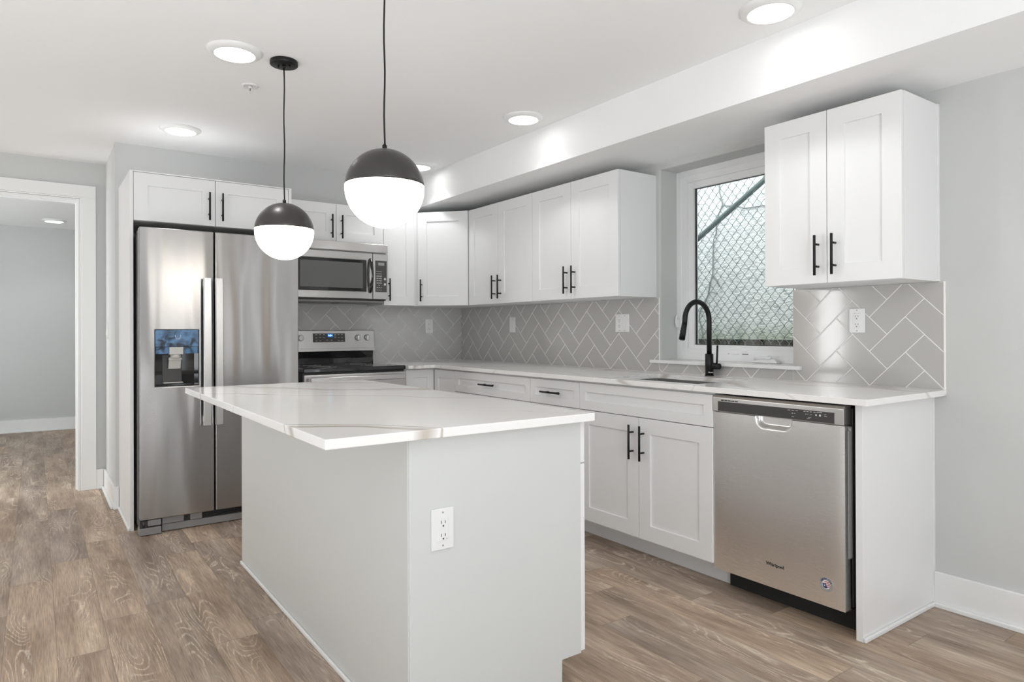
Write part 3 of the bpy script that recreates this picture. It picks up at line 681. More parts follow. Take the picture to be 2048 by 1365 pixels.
textobj('logo', 'Moen', 0.011, 'text', T, Matrix.Rotation(-0.62, 4, 'Z') @ face_y(0, -0.0228, 0.02), bold=0.0002)['label'] = 'tiny pale maker lettering'

# ------------------------------------------------------------------ window above the sink
win = thing('window_1', 'white vinyl casement window above the sink', 'window', (0.15, -2.77, WZ0)); win['kind'] = 'structure'
X0, X1 = 0.15, 0.215
oy0, oy1, oz0, oz1 = -2.322, -3.265, 0.987, 2.152
b = MB()
def ring(b, xa, xb, a0, a1, z0, z1, wd, bev=0.002):
    b.box(xa, xb, a0-wd, a0, z0, z1, bev); b.box(xa, xb, a1, a1+wd, z0, z1, bev)
    b.box(xa, xb, a1+wd, a0-wd, z0, z0+wd, bev); b.box(xa, xb, a1+wd, a0-wd, z1-wd, z1, bev)
ring(b, X0, X1, oy0, oy1, oz0, oz1, 0.042); ring(b, X0+0.006, X1, oy0-0.040, oy1+0.040, oz0+0.030, oz1-0.040, 0.04)
part('window_frame', b, 'vinyl', win, True)
b = MB(); ring(b, X0+0.022, X1, oy0-0.078, oy1+0.078, oz0+0.050, oz1-0.077, 0.042, 0.003); s_ = part('sash', b, 'vinyl', win, True)
b = MB(); b.box(X0+0.045, X0+0.050, oy1+0.10, oy0-0.10, oz0+0.07, oz1-0.09); part('glass_pane', b, 'glass', win, True)
b = MB(); ring(b, X0+0.038, X0+0.052, oy0-0.119, oy1+0.119, oz0+0.089, oz1-0.116, 0.006, 0); part('gasket', b, 'plastic', win, True)
b = MB(); b.box(-0.026, 0.16, -3.2543, -2.2613, 0.9675, 0.9868, 0.003); part('window_sill', b, 'plate', win, True)
b = MB(); b.prism([(-3.045, 0.988), (-2.890, 0.988), (-2.900, 1.000), (-2.93, 1.012), (-3.02, 1.012), (-3.04, 1.002)], 'x', 0.105, 0.15, 0.003)
b.tube([(0.10, -3.005, 1.012), (0.097, -2.98, 1.018), (0.095, -2.94, 1.014), (0.097, -2.915, 1.006)], 0.0055, 8); b.cyl((0.112, -3.0, 1.01), (0.105, -3.0, 1.026), 0.011, seg=12)
part('crank_handle', b, 'vinyl', win, True)
b = MB(); b.box(0.125, 0.15, -2.350, -2.334, 1.185, 1.235, 0.004); b.tube([(0.13, -2.343, 1.19), (0.122, -2.345, 1.215), (0.118, -2.352, 1.245), (0.12, -2.356, 1.262)], [0.006, 0.0065, 0.006, 0.005], 8); part('lock_lever', b, 'vinyl', win, True)
b = MB(); b.prism([(-2.695, 1.020), (-2.715, 1.020), (-2.705, 1.034)], 'x', 0.1550, 0.1562, mi=0); b.box(0.155, 0.1562, -2.835, -2.795, 1.021, 1.033, 0, 0)
text_into(b, 'WARNING', 0.010, face_x(0.1556, -2.752, 1.027)); part('warning_label', b, 'textdk', win, True)

# ------------------------------------------------------------------ outside the window
b = MB(); b.box(1.12, 1.4, -6.5, 1.5, 1.098, 3.3); o = struct('wall_exterior', b, 'stucco')
b = MB(); b.box(1.17, 1.5, -6.5, 1.5, -0.1, 1.10); b.box(0.27, 1.2, -6.5, 1.5, 0.55, 0.80); struct('ground_exterior', b, 'earth')
# chain link fence
fx = 0.90; dy = 0.0166; dz = 0.0395; z0f, z1f = 1.035, 2.55; yA, yB = -0.9, -3.45
T = thing('chain_link_fence', 'grey galvanised chain-link fence outside the window', 'fence', (fx, -2.2, 0.8))
b = MB(); nv = int((yA-yB)/dy); 
def wire(b, pts, r):
    u = len(pts); rings = []
    for i, p in enumerate(pts):
        p = Vector(p); q = []
        for k in range(4):
            a = PI/4+k*PI/2; q.append(b.bm.verts.new(p+Vector((math.cos(a)*r, math.sin(a)*r*1.1, 0))))
        rings.append(q)
    for a_, c_ in zip(rings, rings[1:]):
        for k in range(4): b.bm.faces.new((a_[k], a_[(k+1) % 4], c_[(k+1) % 4], c_[k]))
nz = int((z1f-z0f)/dz)
for i in range(nv//2):
    yc = yB+dy*(2*i+1)
    # each picket wire zigzags between neighbours and hooks them
    pts = []
    for k in range(nz+1):
        sg = 1 if (k+i) % 2 else -1
        zc = z0f+k*dz
        pts.append((fx+0.002*sg, yc+sg*(dy/1.0)*0.96, zc-0.004)); pts.append((fx-0.002*sg, yc+sg*(dy/1.0)*0.98, zc+0.004))
    wire(b, pts, 0.0024)
part('wire_mesh', b, 'galv', T, True)
b = MB(); b.tube([(fx, yA, 1.022), (fx, yB, 1.012)], 0.003, 6); part('tension_wire', b, 'galv', T, True)
b = MB(); b.cyl((fx+0.01, 0.0, 0.725), (fx+0.01, -2.95, 2.488), 0.019, seg=16); part('brace_pipe', b, 'greenbar', T, True)['label'] = 'dark green diagonal pipe'
# keep the pipe end on the ground: an upright post carries it
b = MB(); b.cyl((fx, -0.86, 0.8), (fx, -0.86, 2.6), 0.03, seg=16); part('post', b, 'galv', T, True); b = MB(); b.cyl((fx, -3.5, 0.8), (fx, -3.5, 2.6), 0.03, seg=16); part('post', b, 'galv', T, True)
# bare vine on the stucco
vx = 1.110
def vp(L_): return [(vx, y, z) for y, z in L_]
def stem_(pts, r): 
    b = MB(); b.tube([(vx, y, z) for y, z in pts], r, 8); return b
V0 = [(-1.921, 2.75), (-1.935, 2.5), (-1.921, 2.301), (-1.9205, 2.216), (-1.9454, 2.137), (-1.9481, 2.108), (-1.914, 2.0475), (-1.8909, 1.9845), (-1.8905, 1.904), (-1.867, 1.859), (-1.864, 1.793), (-1.86, 1.70), (-1.858, 1.6215), (-1.856, 1.59), (-1.831, 1.524), (-1.812, 1.439), (-1.785, 1.3775), (-1.735, 1.316), (-1.7265, 1.26), (-1.749, 1.19), (-1.76, 1.14), (-1.765, 1.105)]
T = thing('vine', 'thin bare vine climbing the stucco wall behind the chain-link fence', 'vine', (vx, -1.765, 1.1))
part('stem', stem_(V0, [0.0045+0.002*((i*7) % 3)/3 for i in range(len(V0))]), 'vine', T, True)
part('branch', stem_([(-1.948, 2.108), (-2.009, 2.094), (-2.0955, 2.076), (-2.138, 2.056), (-2.2105, 2.054), (-2.299, 2.052), (-2.45, 2.06), (-2.6, 2.03)], 0.0042), 'vine', T, True)
part('branch', stem_([(-1.857, 1.59), (-1.8945, 1.545), (-1.92, 1.495)], 0.005), 'vine', T, True)
part('branch', stem_([(-1.82, 1.46), (-1.8644, 1.4547), (-1.90, 1.444)], 0.0035), 'vine', T, True)

# ------------------------------------------------------------------ refrigerator
FL, FR, FYF = -2.6215, -1.7137, -0.785
XSPL = -2.2225
T = thing('refrigerator', 'stainless steel side-by-side refrigerator with ice and water dispenser', 'refrigerator', ((FL+FR)/2, -0.4, 0))
b = MB(); b.box(FL+0.004, FR-0.03, -0.70, -0.03, 0.03, 1.745, 0.003); part('cabinet_body', b, 'greyp', T, True)
def door_slab(x0, x1, hole=None):
    b = MB(); ya, yb = FYF, -0.712; z0, z1 = 0.088, 1.7726
    if hole is None:
        b.box(x0, x1, ya, yb, z0, z1, 0.005, seg=3)
    else:
        # front face with an opening, built as a frame of four pieces sharing one surface
        t = bmesh.new(); hx0, hx1, hz0, hz1 = hole
        xs = [x0, hx0, hx1, x1]; zs = [z0, hz0, hz1, z1]
        vf = {(i, k): t.verts.new((xs[i], ya, zs[k])) for i in range(4) for k in range(4)}
        for i in range(3):
            for k in range(3):
                if i == 1 and k == 1: continue
                t.faces.new((vf[i, k], vf[i+1, k], vf[i+1, k+1], vf[i, k+1]))
        ret = bmesh.ops.extrude_face_region(t, geom=t.faces[:]); bmesh.ops.translate(t, verts=[v for v in ret['geom'] if isinstance(v, bmesh.types.BMVert)], vec=(0, yb-ya, 0))
        bmesh.ops.recalc_face_normals(t, faces=t.faces[:])
        ed = [e for e in t.edges if len(e.link_faces) == 2 and e.calc_face_angle(0) > 1.0]
        bmesh.ops.bevel(t, geom=ed, offset=0.0045, segments=3, profile=0.5, affect='EDGES')
        b.merge(t, 0)
    return b
DH = (-2.543, -2.310, 0.8495, 1.181)
dL = part('door', door_slab(FL, XSPL-0.004, DH), 'steel', T, True); dR = part('door', door_slab(XSPL+0.005, FR), 'steel', T, True)
dL['label'] = 'freezer door with dispenser'; dR['label'] = 'plain refrigerator door'
for o in (dL, dR):
    for p in o.data.polygons: p.use_smooth = False
def fhandle(parent, x0, x1):
    b = MB(); n_ = 14; zA, zB = 0.612, 1.489; yo = -0.832
    for i in range(n_):
        pass
    t = bmesh.new(); ring0 = None
    for i in range(n_+1):
        z = zA+(zB-zA)*i/n_; q = (i/n_-0.5)*2; bow = 0.012*(1-q*q)
        y_ = yo-bow; th = 0.011
        r = [t.verts.new(p) for p in ((x0, y_, z), (x0+0.004, y_-0.005, z), (x1-0.004, y_-0.005, z), (x1, y_, z), (x1, y_+th, z), (x0, y_+th, z))]
        if ring0:
            for k in range(6): t.faces.new((ring0[k], ring0[(k+1) % 6], r[(k+1) % 6], r[k]))
        else: t.faces.new(r)
        ring0 = r
    t.faces.new(ring0[::-1]); bmesh.ops.recalc_face_normals(t, faces=t.faces[:]); b.merge(t, 0)
    for z in (zA+0.03, zB-0.03): b.box(x0+0.008, x1-0.008, yo+0.005, FYF+0.001, z-0.02, z+0.02, 0.003)
    return part('handle', b, 'handle', parent, True)
fhandle(dL, -2.292, -2.248); fhandle(dR, -2.2265, -2.182)
x0, x1, z0, z1 = DH
b = MB(); yi = FYF+0.066
b.box(x0-0.001, x1+0.001, yi, yi+0.004, z0, z1); b.box(x0-0.003, x0+0.003, FYF+0.004, yi, z0, z1); b.box(x1-0.003, x1+0.003, FYF+0.004, yi, z0, z1); b.box(x0, x1, FYF+0.004, yi, z0-0.003, z0+0.006)
part('dispenser_recess', b, 'gloss', dL, True)
b = MB(); b.prism([(FYF-0.0015, z1-0.002), (FYF+0.004, z1-0.1), (yi, z1-0.1), (yi, z1-0.002)], 'x', x0+0.002, x1-0.002, 0.002)
b.prism([(FYF+0.006, z1-0.102), (FYF+0.012, 1.040), (yi, 1.040), (yi, z1-0.102)], 'x', x0+0.004, x1-0.004, 0.0015); part('dispenser_panel', b, 'bluefilm', dL, True)
b = MB(); px_ = [(x0+0.105, 1.150), (x0+0.110, 1.128), (x0+0.130, 1.128), (x0+0.135, 1.150)]
b.tube([(x, FYF-0.0012, z) for x, z in px_], 0.0012, 6); part('cup_icon', b, 'white', dL, True)
b = MB(); b.box(-2.468, -2.393, FYF+0.002, yi-0.005, 1.036, 1.079, 0.003); b.lathe([(0.0, 0.0), (0.03, 0.0), (0.03, 0.03), (0.0, 0.03)], (-2.431, FYF+0.035, 1.012), 20); part('dispenser_spout', b, 'lgrey', dL, True)
b = MB(); b.prism([(FYF+0.020, 1.012), (FYF+0.026, 1.02), (FYF+0.050, 0.955), (FYF+0.045, 0.950)], 'x', -2.468, -2.402, 0.002); b.box(-2.470, -2.400, FYF+0.016, FYF+0.03, 1.003, 1.014, 0.003); part('dispenser_paddle', b, 'lgrey', dL, True)
b = MB(); b.box(-2.497, -2.393, yi-0.006, yi-0.001, 0.872, 1.036, 0.002); part('dispenser_backplate', b, 'dark', dL, True)
b = MB(); b.box(-2.497, -2.393, FYF+0.012, yi-0.006, 0.868, 0.873, 0.001); t = MB(); part('drip_tray', b, 'lgrey', dL, True)
# grille and feet
b = MB(); b.box(-2.505, FR-0.02, -0.758, -0.70, 0.004, 0.045, 0.002); b.box(-2.505, -2.39, -0.765, -0.70, 0.048, 0.085, 0.002); b.box(-2.355, -2.29, -0.765, -0.70, 0.048, 0.085, 0.002); part('grille', b, 'greyp', T, True)
b = MB(); b.box(-2.50, FR-0.02, -0.74, -0.70, 0.044, 0.085)
for k in range(4): b.box(-2.285, FR-0.02, -0.752, -0.738, 0.05+k*0.009, 0.053+k*0.009)
part('grille_vent', b, 'plastic', T, True)
b = MB(); b.box(FL-0.002, -2.512, -0.790, -0.70, 0.003, 0.043, 0.003); b.box(FL+0.04, -2.512, -0.779, -0.70, 0.050, 0.084, 0.002); part('foot_cover', b, 'greyp', T, True)
b = MB(); b.box(FL+0.0, FL+0.04, -0.779, -0.70, 0.043, 0.084, 0.001); b.cyl((FL+0.022, -0.785, 0.05), (FL+0.018, -0.785, 0.08), 0.006, seg=8); part('hinge', b, 'plastic', T, True)
b = MB(); b.box(FL+0.004, FL+0.075, -0.76, -0.60, 1.746, 1.766, 0.003); part('hinge_cover', b, 'greyp', T, True); b = MB(); b.box(FR-0.1, FR-0.035, -0.76, -0.60, 1.746, 1.766, 0.003); part('hinge_cover', b, 'greyp', T, True)

# ------------------------------------------------------------------ range
RX0, RX1, RYF = -1.638, -0.878, -0.6485
T = thing('kitchen_range', 'stainless steel freestanding electric range with black glass cooktop', 'range', ((RX0+RX1)/2, -0.33, 0))
b = MB(); b.box(RX0+0.004, RX1-0.004, -0.615, -0.03, 0.03, 0.885, 0.002); b.box(RX0+0.03, RX1-0.03, -0.57, -0.1, 0, 0.03); part('body', b, 'plastic', T, True)
b = MB(); b.box(RX0+0.002, RX1-0.002, -0.640, -0.06, 0.908, 0.9165, 0.002); b.box(RX0, RX1, RYF, -0.615, 0.886, 0.915, 0.006, seg=3); b.box(RX0, RX0+0.012, -0.62, -0.06, 0.888, 0.915, 0.003); b.box(RX1-0.012, RX1, -0.62, -0.06, 0.888, 0.915, 0.003)
ct = part('cooktop', b, 'gloss', T, True)
for (cx0, cy0, r0) in ((-1.45, -0.48, 0.10), (-1.07, -0.48, 0.08), (-1.45, -0.22, 0.08), (-1.07, -0.22, 0.10)):
    b = MB()
    for q in (r0, r0*0.6): b.lathe([(q-0.0012, 0.0002), (q-0.0012, 0.0006), (q+0.0012, 0.0006), (q+0.0012, 0.0002)], (cx0, cy0, 0.9165), 48)
    part('burner_ring', b, 'lcd', ct, True)
# backguard
b = MB(); b.prism([(-0.075, 0.915), (-0.066, 0.96), (-0.075, 1.012), (-0.02, 1.012), (-0.02, 0.915)], 'x', RX0+0.006, RX1-0.004, 0.003); part('backguard_riser', b, 'gloss', T, True)
b = MB(); b.prism([(-0.098, 1.016), (-0.085, 1.176), (-0.02, 1.178), (-0.02, 1.016)], 'x', RX0+0.002, RX1, 0.004)
b.prism([(-0.104, 1.014), (-0.102, 1.036), (-0.05, 1.036), (-0.05, 1.014)], 'x', RX0+0.002, RX1, 0.002); bg = part('control_panel', b, 'steels', T, True)
ty = lambda z: -0.098+(z-1.016)*(0.013/0.16)
def bgM(x, z, d=0.0): return Matrix.Translation((x, ty(z)-0.0008-d, z)) @ Matrix.Rotation(-math.atan(0.013/0.16), 4, 'X') @ Matrix.Rotation(PI/2, 4, 'X')
def bgbox(b, x0, x1, z0, z1, mi=0, d=0.0):
    t = bmesh.new(); bmesh.ops.create_cube(t, size=1)
    for v in t.verts: v.co = Vector((v.co.x*(x1-x0), v.co.y*(z1-z0), v.co.z*0.0012))
    b.merge(t, mi, bgM((x0+x1)/2, (z0+z1)/2, d))
b = MB(); bgbox(b, -1.382, -1.126, 1.085, 1.153); di = part('display_panel', b, 'dark', bg, True)
b = MB()
for (tx, tz) in ((-1.355, 1.143), (-1.325, 1.143), (-1.296, 1.143), (-1.355, 1.12), (-1.325, 1.12), (-1.296, 1.12), (-1.355, 1.096), (-1.325, 1.096), (-1.27, 1.100), (-1.235, 1.100), (-1.205, 1.143), (-1.205, 1.132), (-1.178, 1.143), (-1.15, 1.143), (-1.178, 1.12), (-1.15, 1.12), (-1.178, 1.096), (-1.15, 1.096), (-1.205, 1.12)):
    bgbox(b, tx-0.007, tx+0.007, tz-0.0012, tz+0.0012, 0, 0.0008)
part('button_lettering', b, 'text', bg, True)
b = MB(); bgbox(b, -1.268, -1.222, 1.122, 1.150, 0, 0.0006); part('clock_window', b, 'bluebk', bg, True)
b = MB(); text_into(b, '9:34', 0.019, Matrix.Translation((0, -0.0012, 0)) @ bgM(-1.245, 1.136), bold=0.0003); part('clock_digits', b, 'blue', bg, True)
for kx in (-1.556, -1.476, -1.0195, -0.942):
    zc = 1.118; yk = ty(zc)
    b = MB(); b.cyl((kx, yk, zc), (kx, yk-0.006, zc), 0.0225, seg=32); b.cyl((kx, yk-0.006, zc), (kx, yk-0.022, zc), 0.019, 0.0175, 32); b.box(kx-0.0045, kx+0.0045, yk-0.032, yk-0.018, zc-0.0175, zc+0.0175, 0.002)
    k_ = part('knob', b, 'knob', T, True)
    b = MB(); b.cyl((kx, yk-0.0002, zc), (kx, yk-0.004, zc), 0.0248, seg=32); part('knob_skirt', b, 'dark', k_, True)
    b = MB()
    for q in range(9):
        a = math.radians(-130+q*32.5+0); 
        if abs(q) in (2, 6): continue
        b.box(kx+0.030*math.sin(a)-0.001, kx+0.030*math.sin(a)+0.001, yk-0.0008, yk, zc+0.030*math.cos(a)-0.001, zc+0.030*math.cos(a)+0.001)
    part('knob_print', b, 'textdk', k_, True)
# oven door and handle
b = MB(); b.box(RX0+0.004, RX1-0.002, -0.655, -0.617, 0.235, 0.872, 0.004); od = part('oven_door', b, 'steels', T, True)
b = MB(); b.box(RX0+0.09, RX1-0.09, -0.657, -0.654, 0.36, 0.70, 0.0008); part('oven_window', b, 'gloss', od, True)
b = MB(); b.box(RX0+0.03, RX1-0.03, -0.712, -0.690, 0.822, 0.856, 0.006, seg=3)
for x in (RX0+0.05, RX1-0.05): b.box(x-0.012, x+0.012, -0.695, -0.653, 0.828, 0.850, 0.003)
part('oven_handle', b, 'steels', od, True)
b = MB(); b.box(RX0+0.004, RX1-0.002, -0.650, -0.617, 0.06, 0.228, 0.004); part('storage_drawer', b, 'steels', T, True)

# ------------------------------------------------------------------ microwave
MX0, MX1, MY, MZ0, MZ1 = -1.662, -0.904, -0.40, 1.402, 1.8285
T = thing('microwave', 'stainless steel over-the-range microwave mounted above the range', 'microwave', ((MX0+MX1)/2, -0.2, MZ0))
b = MB(); b.box(MX0+0.004, MX1-0.004, -0.37, -0.003, MZ0, MZ1, 0.002); part('body', b, 'plastic', T, True)
b = MB(); b.prism([(MY+0.004, MZ1), (MY-0.006, 1.765), (MY+0.03, 1.765), (-0.36, MZ1)], 'x', MX0, MX1, 0.002); b.box(MX0, MX1, -0.372, -0.30, 1.762, MZ1, 0); part('vent_panel', b, 'steels', T, True)
XD = -1.0257
b = MB(); b.box(MX0, XD-0.002, MY, -0.368, 1.412, 1.757, 0.004, seg=3); md = part('door', b, 'steels', T, True)
b = MB(); b.box(MX0+0.055, -1.078, MY-0.002, MY+0.004, 1.462, 1.706, 0.008, seg=3); wn_ = part('door_glass', b, 'gloss', md, True)
b = MB(); b.box(MX0+0.082, -1.108, MY-0.0026, MY-0.0015, 1.490, 1.680); part('window_screen', b, 'screen', md, True)
b = MB(); pts = [(-1.05, MY-0.004, 1.712), (-1.048, MY-0.028, 1.68), (-1.048, MY-0.040, 1.59), (-1.048, MY-0.028, 1.50), (-1.05, MY-0.004, 1.462)]
pp = []
for i in range(len(pts)-1):
    for q in range(5): pp.append(Vector(pts[i]).lerp(Vector(pts[i+1]), q/5))
pp.append(Vector(pts[-1])); b.tube(pp, 0.011, 12); part('handle', b, 'gloss', md, True)
b = MB(); b.tube([(-1.061, MY-0.022, 1.665), (-1.0605, MY-0.038, 1.62), (-1.060, MY-0.043, 1.59), (-1.0605, MY-0.038, 1.55), (-1.061, MY-0.022, 1.51)], 0.005, 10); part('handle_inlay', b, 'handle', md, True)
b = MB(); b.box(XD+0.001, MX1+0.003, MY, -0.368, 1.412, 1.757, 0.004, seg=3); cp = part('control_panel', b, 'steels', T, True)
b = MB(); b.box(-1.008, -0.912, MY-0.0018, MY+0.004, 1.465, 1.705, 0.003); part('keypad', b, 'dark', cp, True)
b = MB(); b.box(-0.984, -0.934, MY-0.0026, MY-0.0015, 1.668, 1.690); part('display', b, 'lcd', cp, True)
b = MB()
for r_ in range(9):
    z = 1.622-r_*0.0175
    for c_ in range(3):
        x = -0.993+c_*0.0155
        if 2 <= r_ <= 5: b.cyl((x, MY-0.0018, z), (x, MY-0.0026, z), 0.0048, seg=10)
        elif not (r_ == 6 and c_ != 1) : b.box(x-0.0045, x+0.0045, MY-0.0026, MY-0.0018, z-0.0018, z+0.0018)
b.cyl((-0.929, MY-0.0018, 1.566), (-0.929, MY-0.003, 1.566), 0.009, seg=14); b.cyl((-0.929, MY-0.0018, 1.526), (-0.929, MY-0.003, 1.526), 0.009, seg=14)
part('keypad_buttons', b, 'text', cp, True)
b = MB(); b.box(MX0+0.01, MX1-0.02, -0.36, -0.02, 1.385, 1.4015, 0.003); b.box(MX0+0.06, -1.32, -0.30, -0.12, 1.381, 1.386, 0.001); b.box(-1.25, -0.97, -0.30, -0.12, 1.381, 1.386, 0.001); part('underside_filter', b, 'greyp', T, True)

# ------------------------------------------------------------------ dishwasher
DY0, DY1, DXF = -3.2025, -3.7985, -0.6273
T = thing('dishwasher', 'stainless steel dishwasher built in beside the sink cabinet', 'dishwasher', (-0.3, (DY0+DY1)/2, 0))
b = MB(); b.box(-0.575, -0.02, DY1-0.004, DY0+0.002, 0.11, 0.868, 0.002); part('tub', b, 'plastic', T, True)
# door panel: stamped sheet with a bowl-shaped hand pocket at its top edge
t = bmesh.new(); ny, nz_ = 64, 24
pc, pw, zt_ = -3.5005, 0.083, 0.8035
grid = []
zs = [0.1045+(0.735-0.1045)*i/8 for i in range(8)]+[0.735+(zt_-0.735)*i/(nz_-8) for i in range(nz_-7)]
ys = sorted(set([DY0+(DY1-DY0)*i/20 for i in range(21)]+[pc-pw*1.15+2.3*pw*i/40 for i in range(41)]))
def pocket(y, z):
    u = abs(y-pc)/pw; e = 0.048*(1-min(1, max(0, (u-0.55)/0.45))**2)**0.5 if u < 1 else 0
    zb_ = zt_-e
    if u >= 1 or z <= zb_: return 0
    q = min(1, (z-zb_)/0.014); s = q*q*(3-2*q)
    su = min(1, (1-u)/0.12); return 0.034*s*su
for y in ys: grid.append([t.verts.new((DXF+pocket(y, z)+0.0025*(max(0, (0.02-min(abs(y-DY0), abs(y-DY1))))/0.02)**2, y, z)) for z in zs])
for a_, c_ in zip(grid, grid[1:]):
    for k in range(len(zs)-1): t.faces.new((a_[k], c_[k], c_[k+1], a_[k+1])).smooth = True
b = MB(); b.merge(t, 0)
b.box(DXF+0.0026, -0.582, DY1, DY1+0.003, 0.1045, zt_); b.box(DXF+0.0026, -0.582, DY0-0.003, DY0, 0.1045, zt_); b.box(DXF+0.001, -0.582, DY1, DY0, 0.1035, 0.1055)
b.box(DXF+0.040, -0.582, DY1, DY0, 0.1045, zt_); dd = part('door', b, 'steeld', T, True)
b = MB(); b.prism([(DXF-0.004, 0.8065), (DXF-0.004, 0.868), (DXF+0.004, 0.8793), (-0.578, 0.8793), (-0.578, 0.8065)], 'y', DY1, DY0, 0.002)
for v in b.bm.verts: pass
t0 = part('control_strip', b, 'steels', T, True)
b = MB(); b.box(DXF-0.0052, DXF-0.003, -3.7626, -3.2306, 0.8095, 0.8520, 0.001); part('control_window', b, 'dark', t0, True)
b = MB()
for k in range(5): b.box(DXF-0.0046, DXF-0.001, -3.262-k*0.018, -3.247-k*0.018, 0.8555, 0.8605, 0.0)
part('vent_slot', b, 'plastic', t0, True)
b = MB(); xf_ = DXF-0.0056
for (y, z, w_, h_) in ((-3.575, .845, .012, .0015), (-3.592, .845, .012, .0015), (-3.609, .845, .010, .0015), (-3.59, .834, .004, .003), (-3.60, .834, .006, .001), (-3.592, .820, .010, .0013),
        (-3.642, .8465, .008, .002), (-3.655, .8465, .008, .002), (-3.668, .8465, .008, .002), (-3.684, .8465, .008, .002), (-3.703, .8475, .022, .002), (-3.648, .836, .003, .003), (-3.656, .836, .006, .001),
        (-3.669, .836, .008, .0012), (-3.664, .824, .012, .0013), (-3.658, .820, .012, .0013), (-3.69, .836, .006, .006), (-3.706, .836, .008, .007), (-3.727, .842, .008, .0013), (-3.728, .835, .012, .0015)):
    b.box(xf_, xf_+0.0006, y-w_/2, y+w_/2, z-h_/2, z+h_/2)
part('control_lettering', b, 'text', t0, True)
textobj('logo', 'Whirlpool', 0.0195, 'textdk', dd, Matrix.Translation(-Vector(T.location)) @ face_x(DXF-0.0006, -3.5055, 0.1985), bold=0.0004)['label'] = 'dark maker lettering'
# round sticker
sy, sz, sr = -3.725, 0.187, 0.0275
b = MB(); b.cyl((DXF+0.0002, sy, sz), (DXF-0.0006, sy, sz), sr, seg=40, mi=0)
b.cyl((DXF-0.0004, sy, sz), (DXF-0.0009, sy, sz), 0.0165, seg=32, mi=1)
for k in range(4): 
    zz = sz+0.011-k*0.006; hw = math.sqrt(max(0, 0.0162**2-(zz-sz)**2))
    b.box(DXF-0.0012, DXF-0.0008, sy-hw, sy+(0.006 if k > 0 else hw*0.6), zz-0.0015, zz+0.0015, mi=2)
b.prism([(sy+0.015, sz+0.003), (sy+0.002, sz+0.004), (sy-0.001, sz-0.003), (sy-0.006, sz-0.012), (sy+0.004, sz-0.015), (sy+0.012, sz-0.01)], 'x', DXF-0.0014, DXF-0.0008, mi=3)
st = []
for k in range(10):
    r_ = 0.0045 if k % 2 == 0 else 0.0018; a = PI/2+k*PI/5; st.append((sy+0.006+r_*math.cos(a), sz-0.004+r_*math.sin(a)))
b.prism(st, 'x', DXF-0.0018, DXF-0.0012, mi=1)
for k, ch in enumerate('AMERICA'):
    a = math.radians(62-k*20.6)
    Mx = face_x(DXF-0.0009, sy, sz) @ Matrix.Rotation(a, 4, 'Z') @ Matrix.Translation((0, 0.0218, 0))
    text_into(b, ch, 0.0092, Mx, mi=3, bold=0.0003)
part('sticker', b, ['film', 'white', 'red', 'navy'], dd, True)['label'] = 'round AMERICA sticker with a striped flag'
b = MB(); b.box(-0.512, -0.50, DY1-0.02, DY0+0.0, 0.0, 0.102, 0.001); b.box(-0.575, -0.5, DY1-0.0, DY0, 0.1, 0.104); part('kick_plate', b, 'gap', T, True)
b = MB(); b.cyl((-0.60, DY1-0.004, 0.79), (-0.60, DY1-0.010, 0.79), 0.006, seg=12); b.box(-0.60, -0.575, DY1-0.002, DY1+0.01, 0.30, 0.80); part('hinge_arm', b, 'greyp', T, True)
# dark side cavity liner between tub and end panel is the cabinet shadow itself

# ------------------------------------------------------------------ island
ZI = 0.895; TI = 0.027
IX0, IX1, IY0, IY1 = -2.5095, -1.591, -3.4735, -1.536
BX0, BXD, BX1, BY0, BY1 = -2.2558, -1.622, -1.6045, -3.4345, -1.590
T = thing('kitchen_island', 'white kitchen island base with plain panels and an outlet on its end', 'island', ((BX0+BXD)/2, (BY0+BY1)/2, 0))
b = MB(); zt_ = ZI-TI-0.0005; NX = -1.7045
b.prism([(BX0+0.001, 0.0), (BX0+0.001, zt_), (BXD, zt_), (BXD, 0.092), (NX, 0.092), (NX, 0.0)], 'y', BY0+0.012, BY1-0.001, 0)
part('carcass', b, 'cab', T, True)
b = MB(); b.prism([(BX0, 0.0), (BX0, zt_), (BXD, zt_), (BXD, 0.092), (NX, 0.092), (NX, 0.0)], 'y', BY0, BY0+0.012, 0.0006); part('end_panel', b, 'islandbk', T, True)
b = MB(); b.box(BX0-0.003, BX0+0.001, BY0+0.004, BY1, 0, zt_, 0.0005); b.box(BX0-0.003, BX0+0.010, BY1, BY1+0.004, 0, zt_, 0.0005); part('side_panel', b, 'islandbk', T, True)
b = MB(); b.box(BX0-0.013, BX0-0.003, BY0+0.0, BY1+0.004, 0, 0.017, 0.004); part('shoe_moulding', b, 'trimw', T, True)
for k in range(2):
    ya = BY0+0.002+k*0.921; yb = ya+0.918
    for (z0_, z1_, nm) in ((0.097, 0.722, 'door'), (0.7265, zt_-0.004, 'drawer_front')):
        n2 = 2 if nm == 'door' else 1
        for q in range(n2):
            y0_, y1_ = ya+(yb-ya)*q/n2, ya+(yb-ya)*(q+1)/n2
            b = MB(); Mx = Matrix.Rotation(PI/2, 4, 'Z')
            shaker(b, y0_+0.001, y1_-0.001, z0_, z1_, BXD*-1*-1-0 if False else 0, rail=0.07, Mx=Matrix.Translation((BXD+0.001, 0, 0)) @ Mx)
            d = part(nm, b, 'cab', T, True)
            b = MB()
            if nm == 'door': pull(b, ((y1_-0.04 if q == 0 else y0_+0.04), -0.0195, 0.60))
            else: pull(b, ((y0_+y1_)/2, -0.0195, (z0_+z1_)/2), vert=False)
            b.bm.transform(Matrix.Translation((BXD+0.001, 0, 0)) @ Mx); part('handle', b, 'black', d, True)
b = MB(); b.box(IX0, IX1, IY0, IY1, ZI-TI, ZI, 0.0028, seg=3)
tag(part('island_countertop', b, 'quartzi'), 'thick white quartz slab with beige veins on the island', 'countertop')

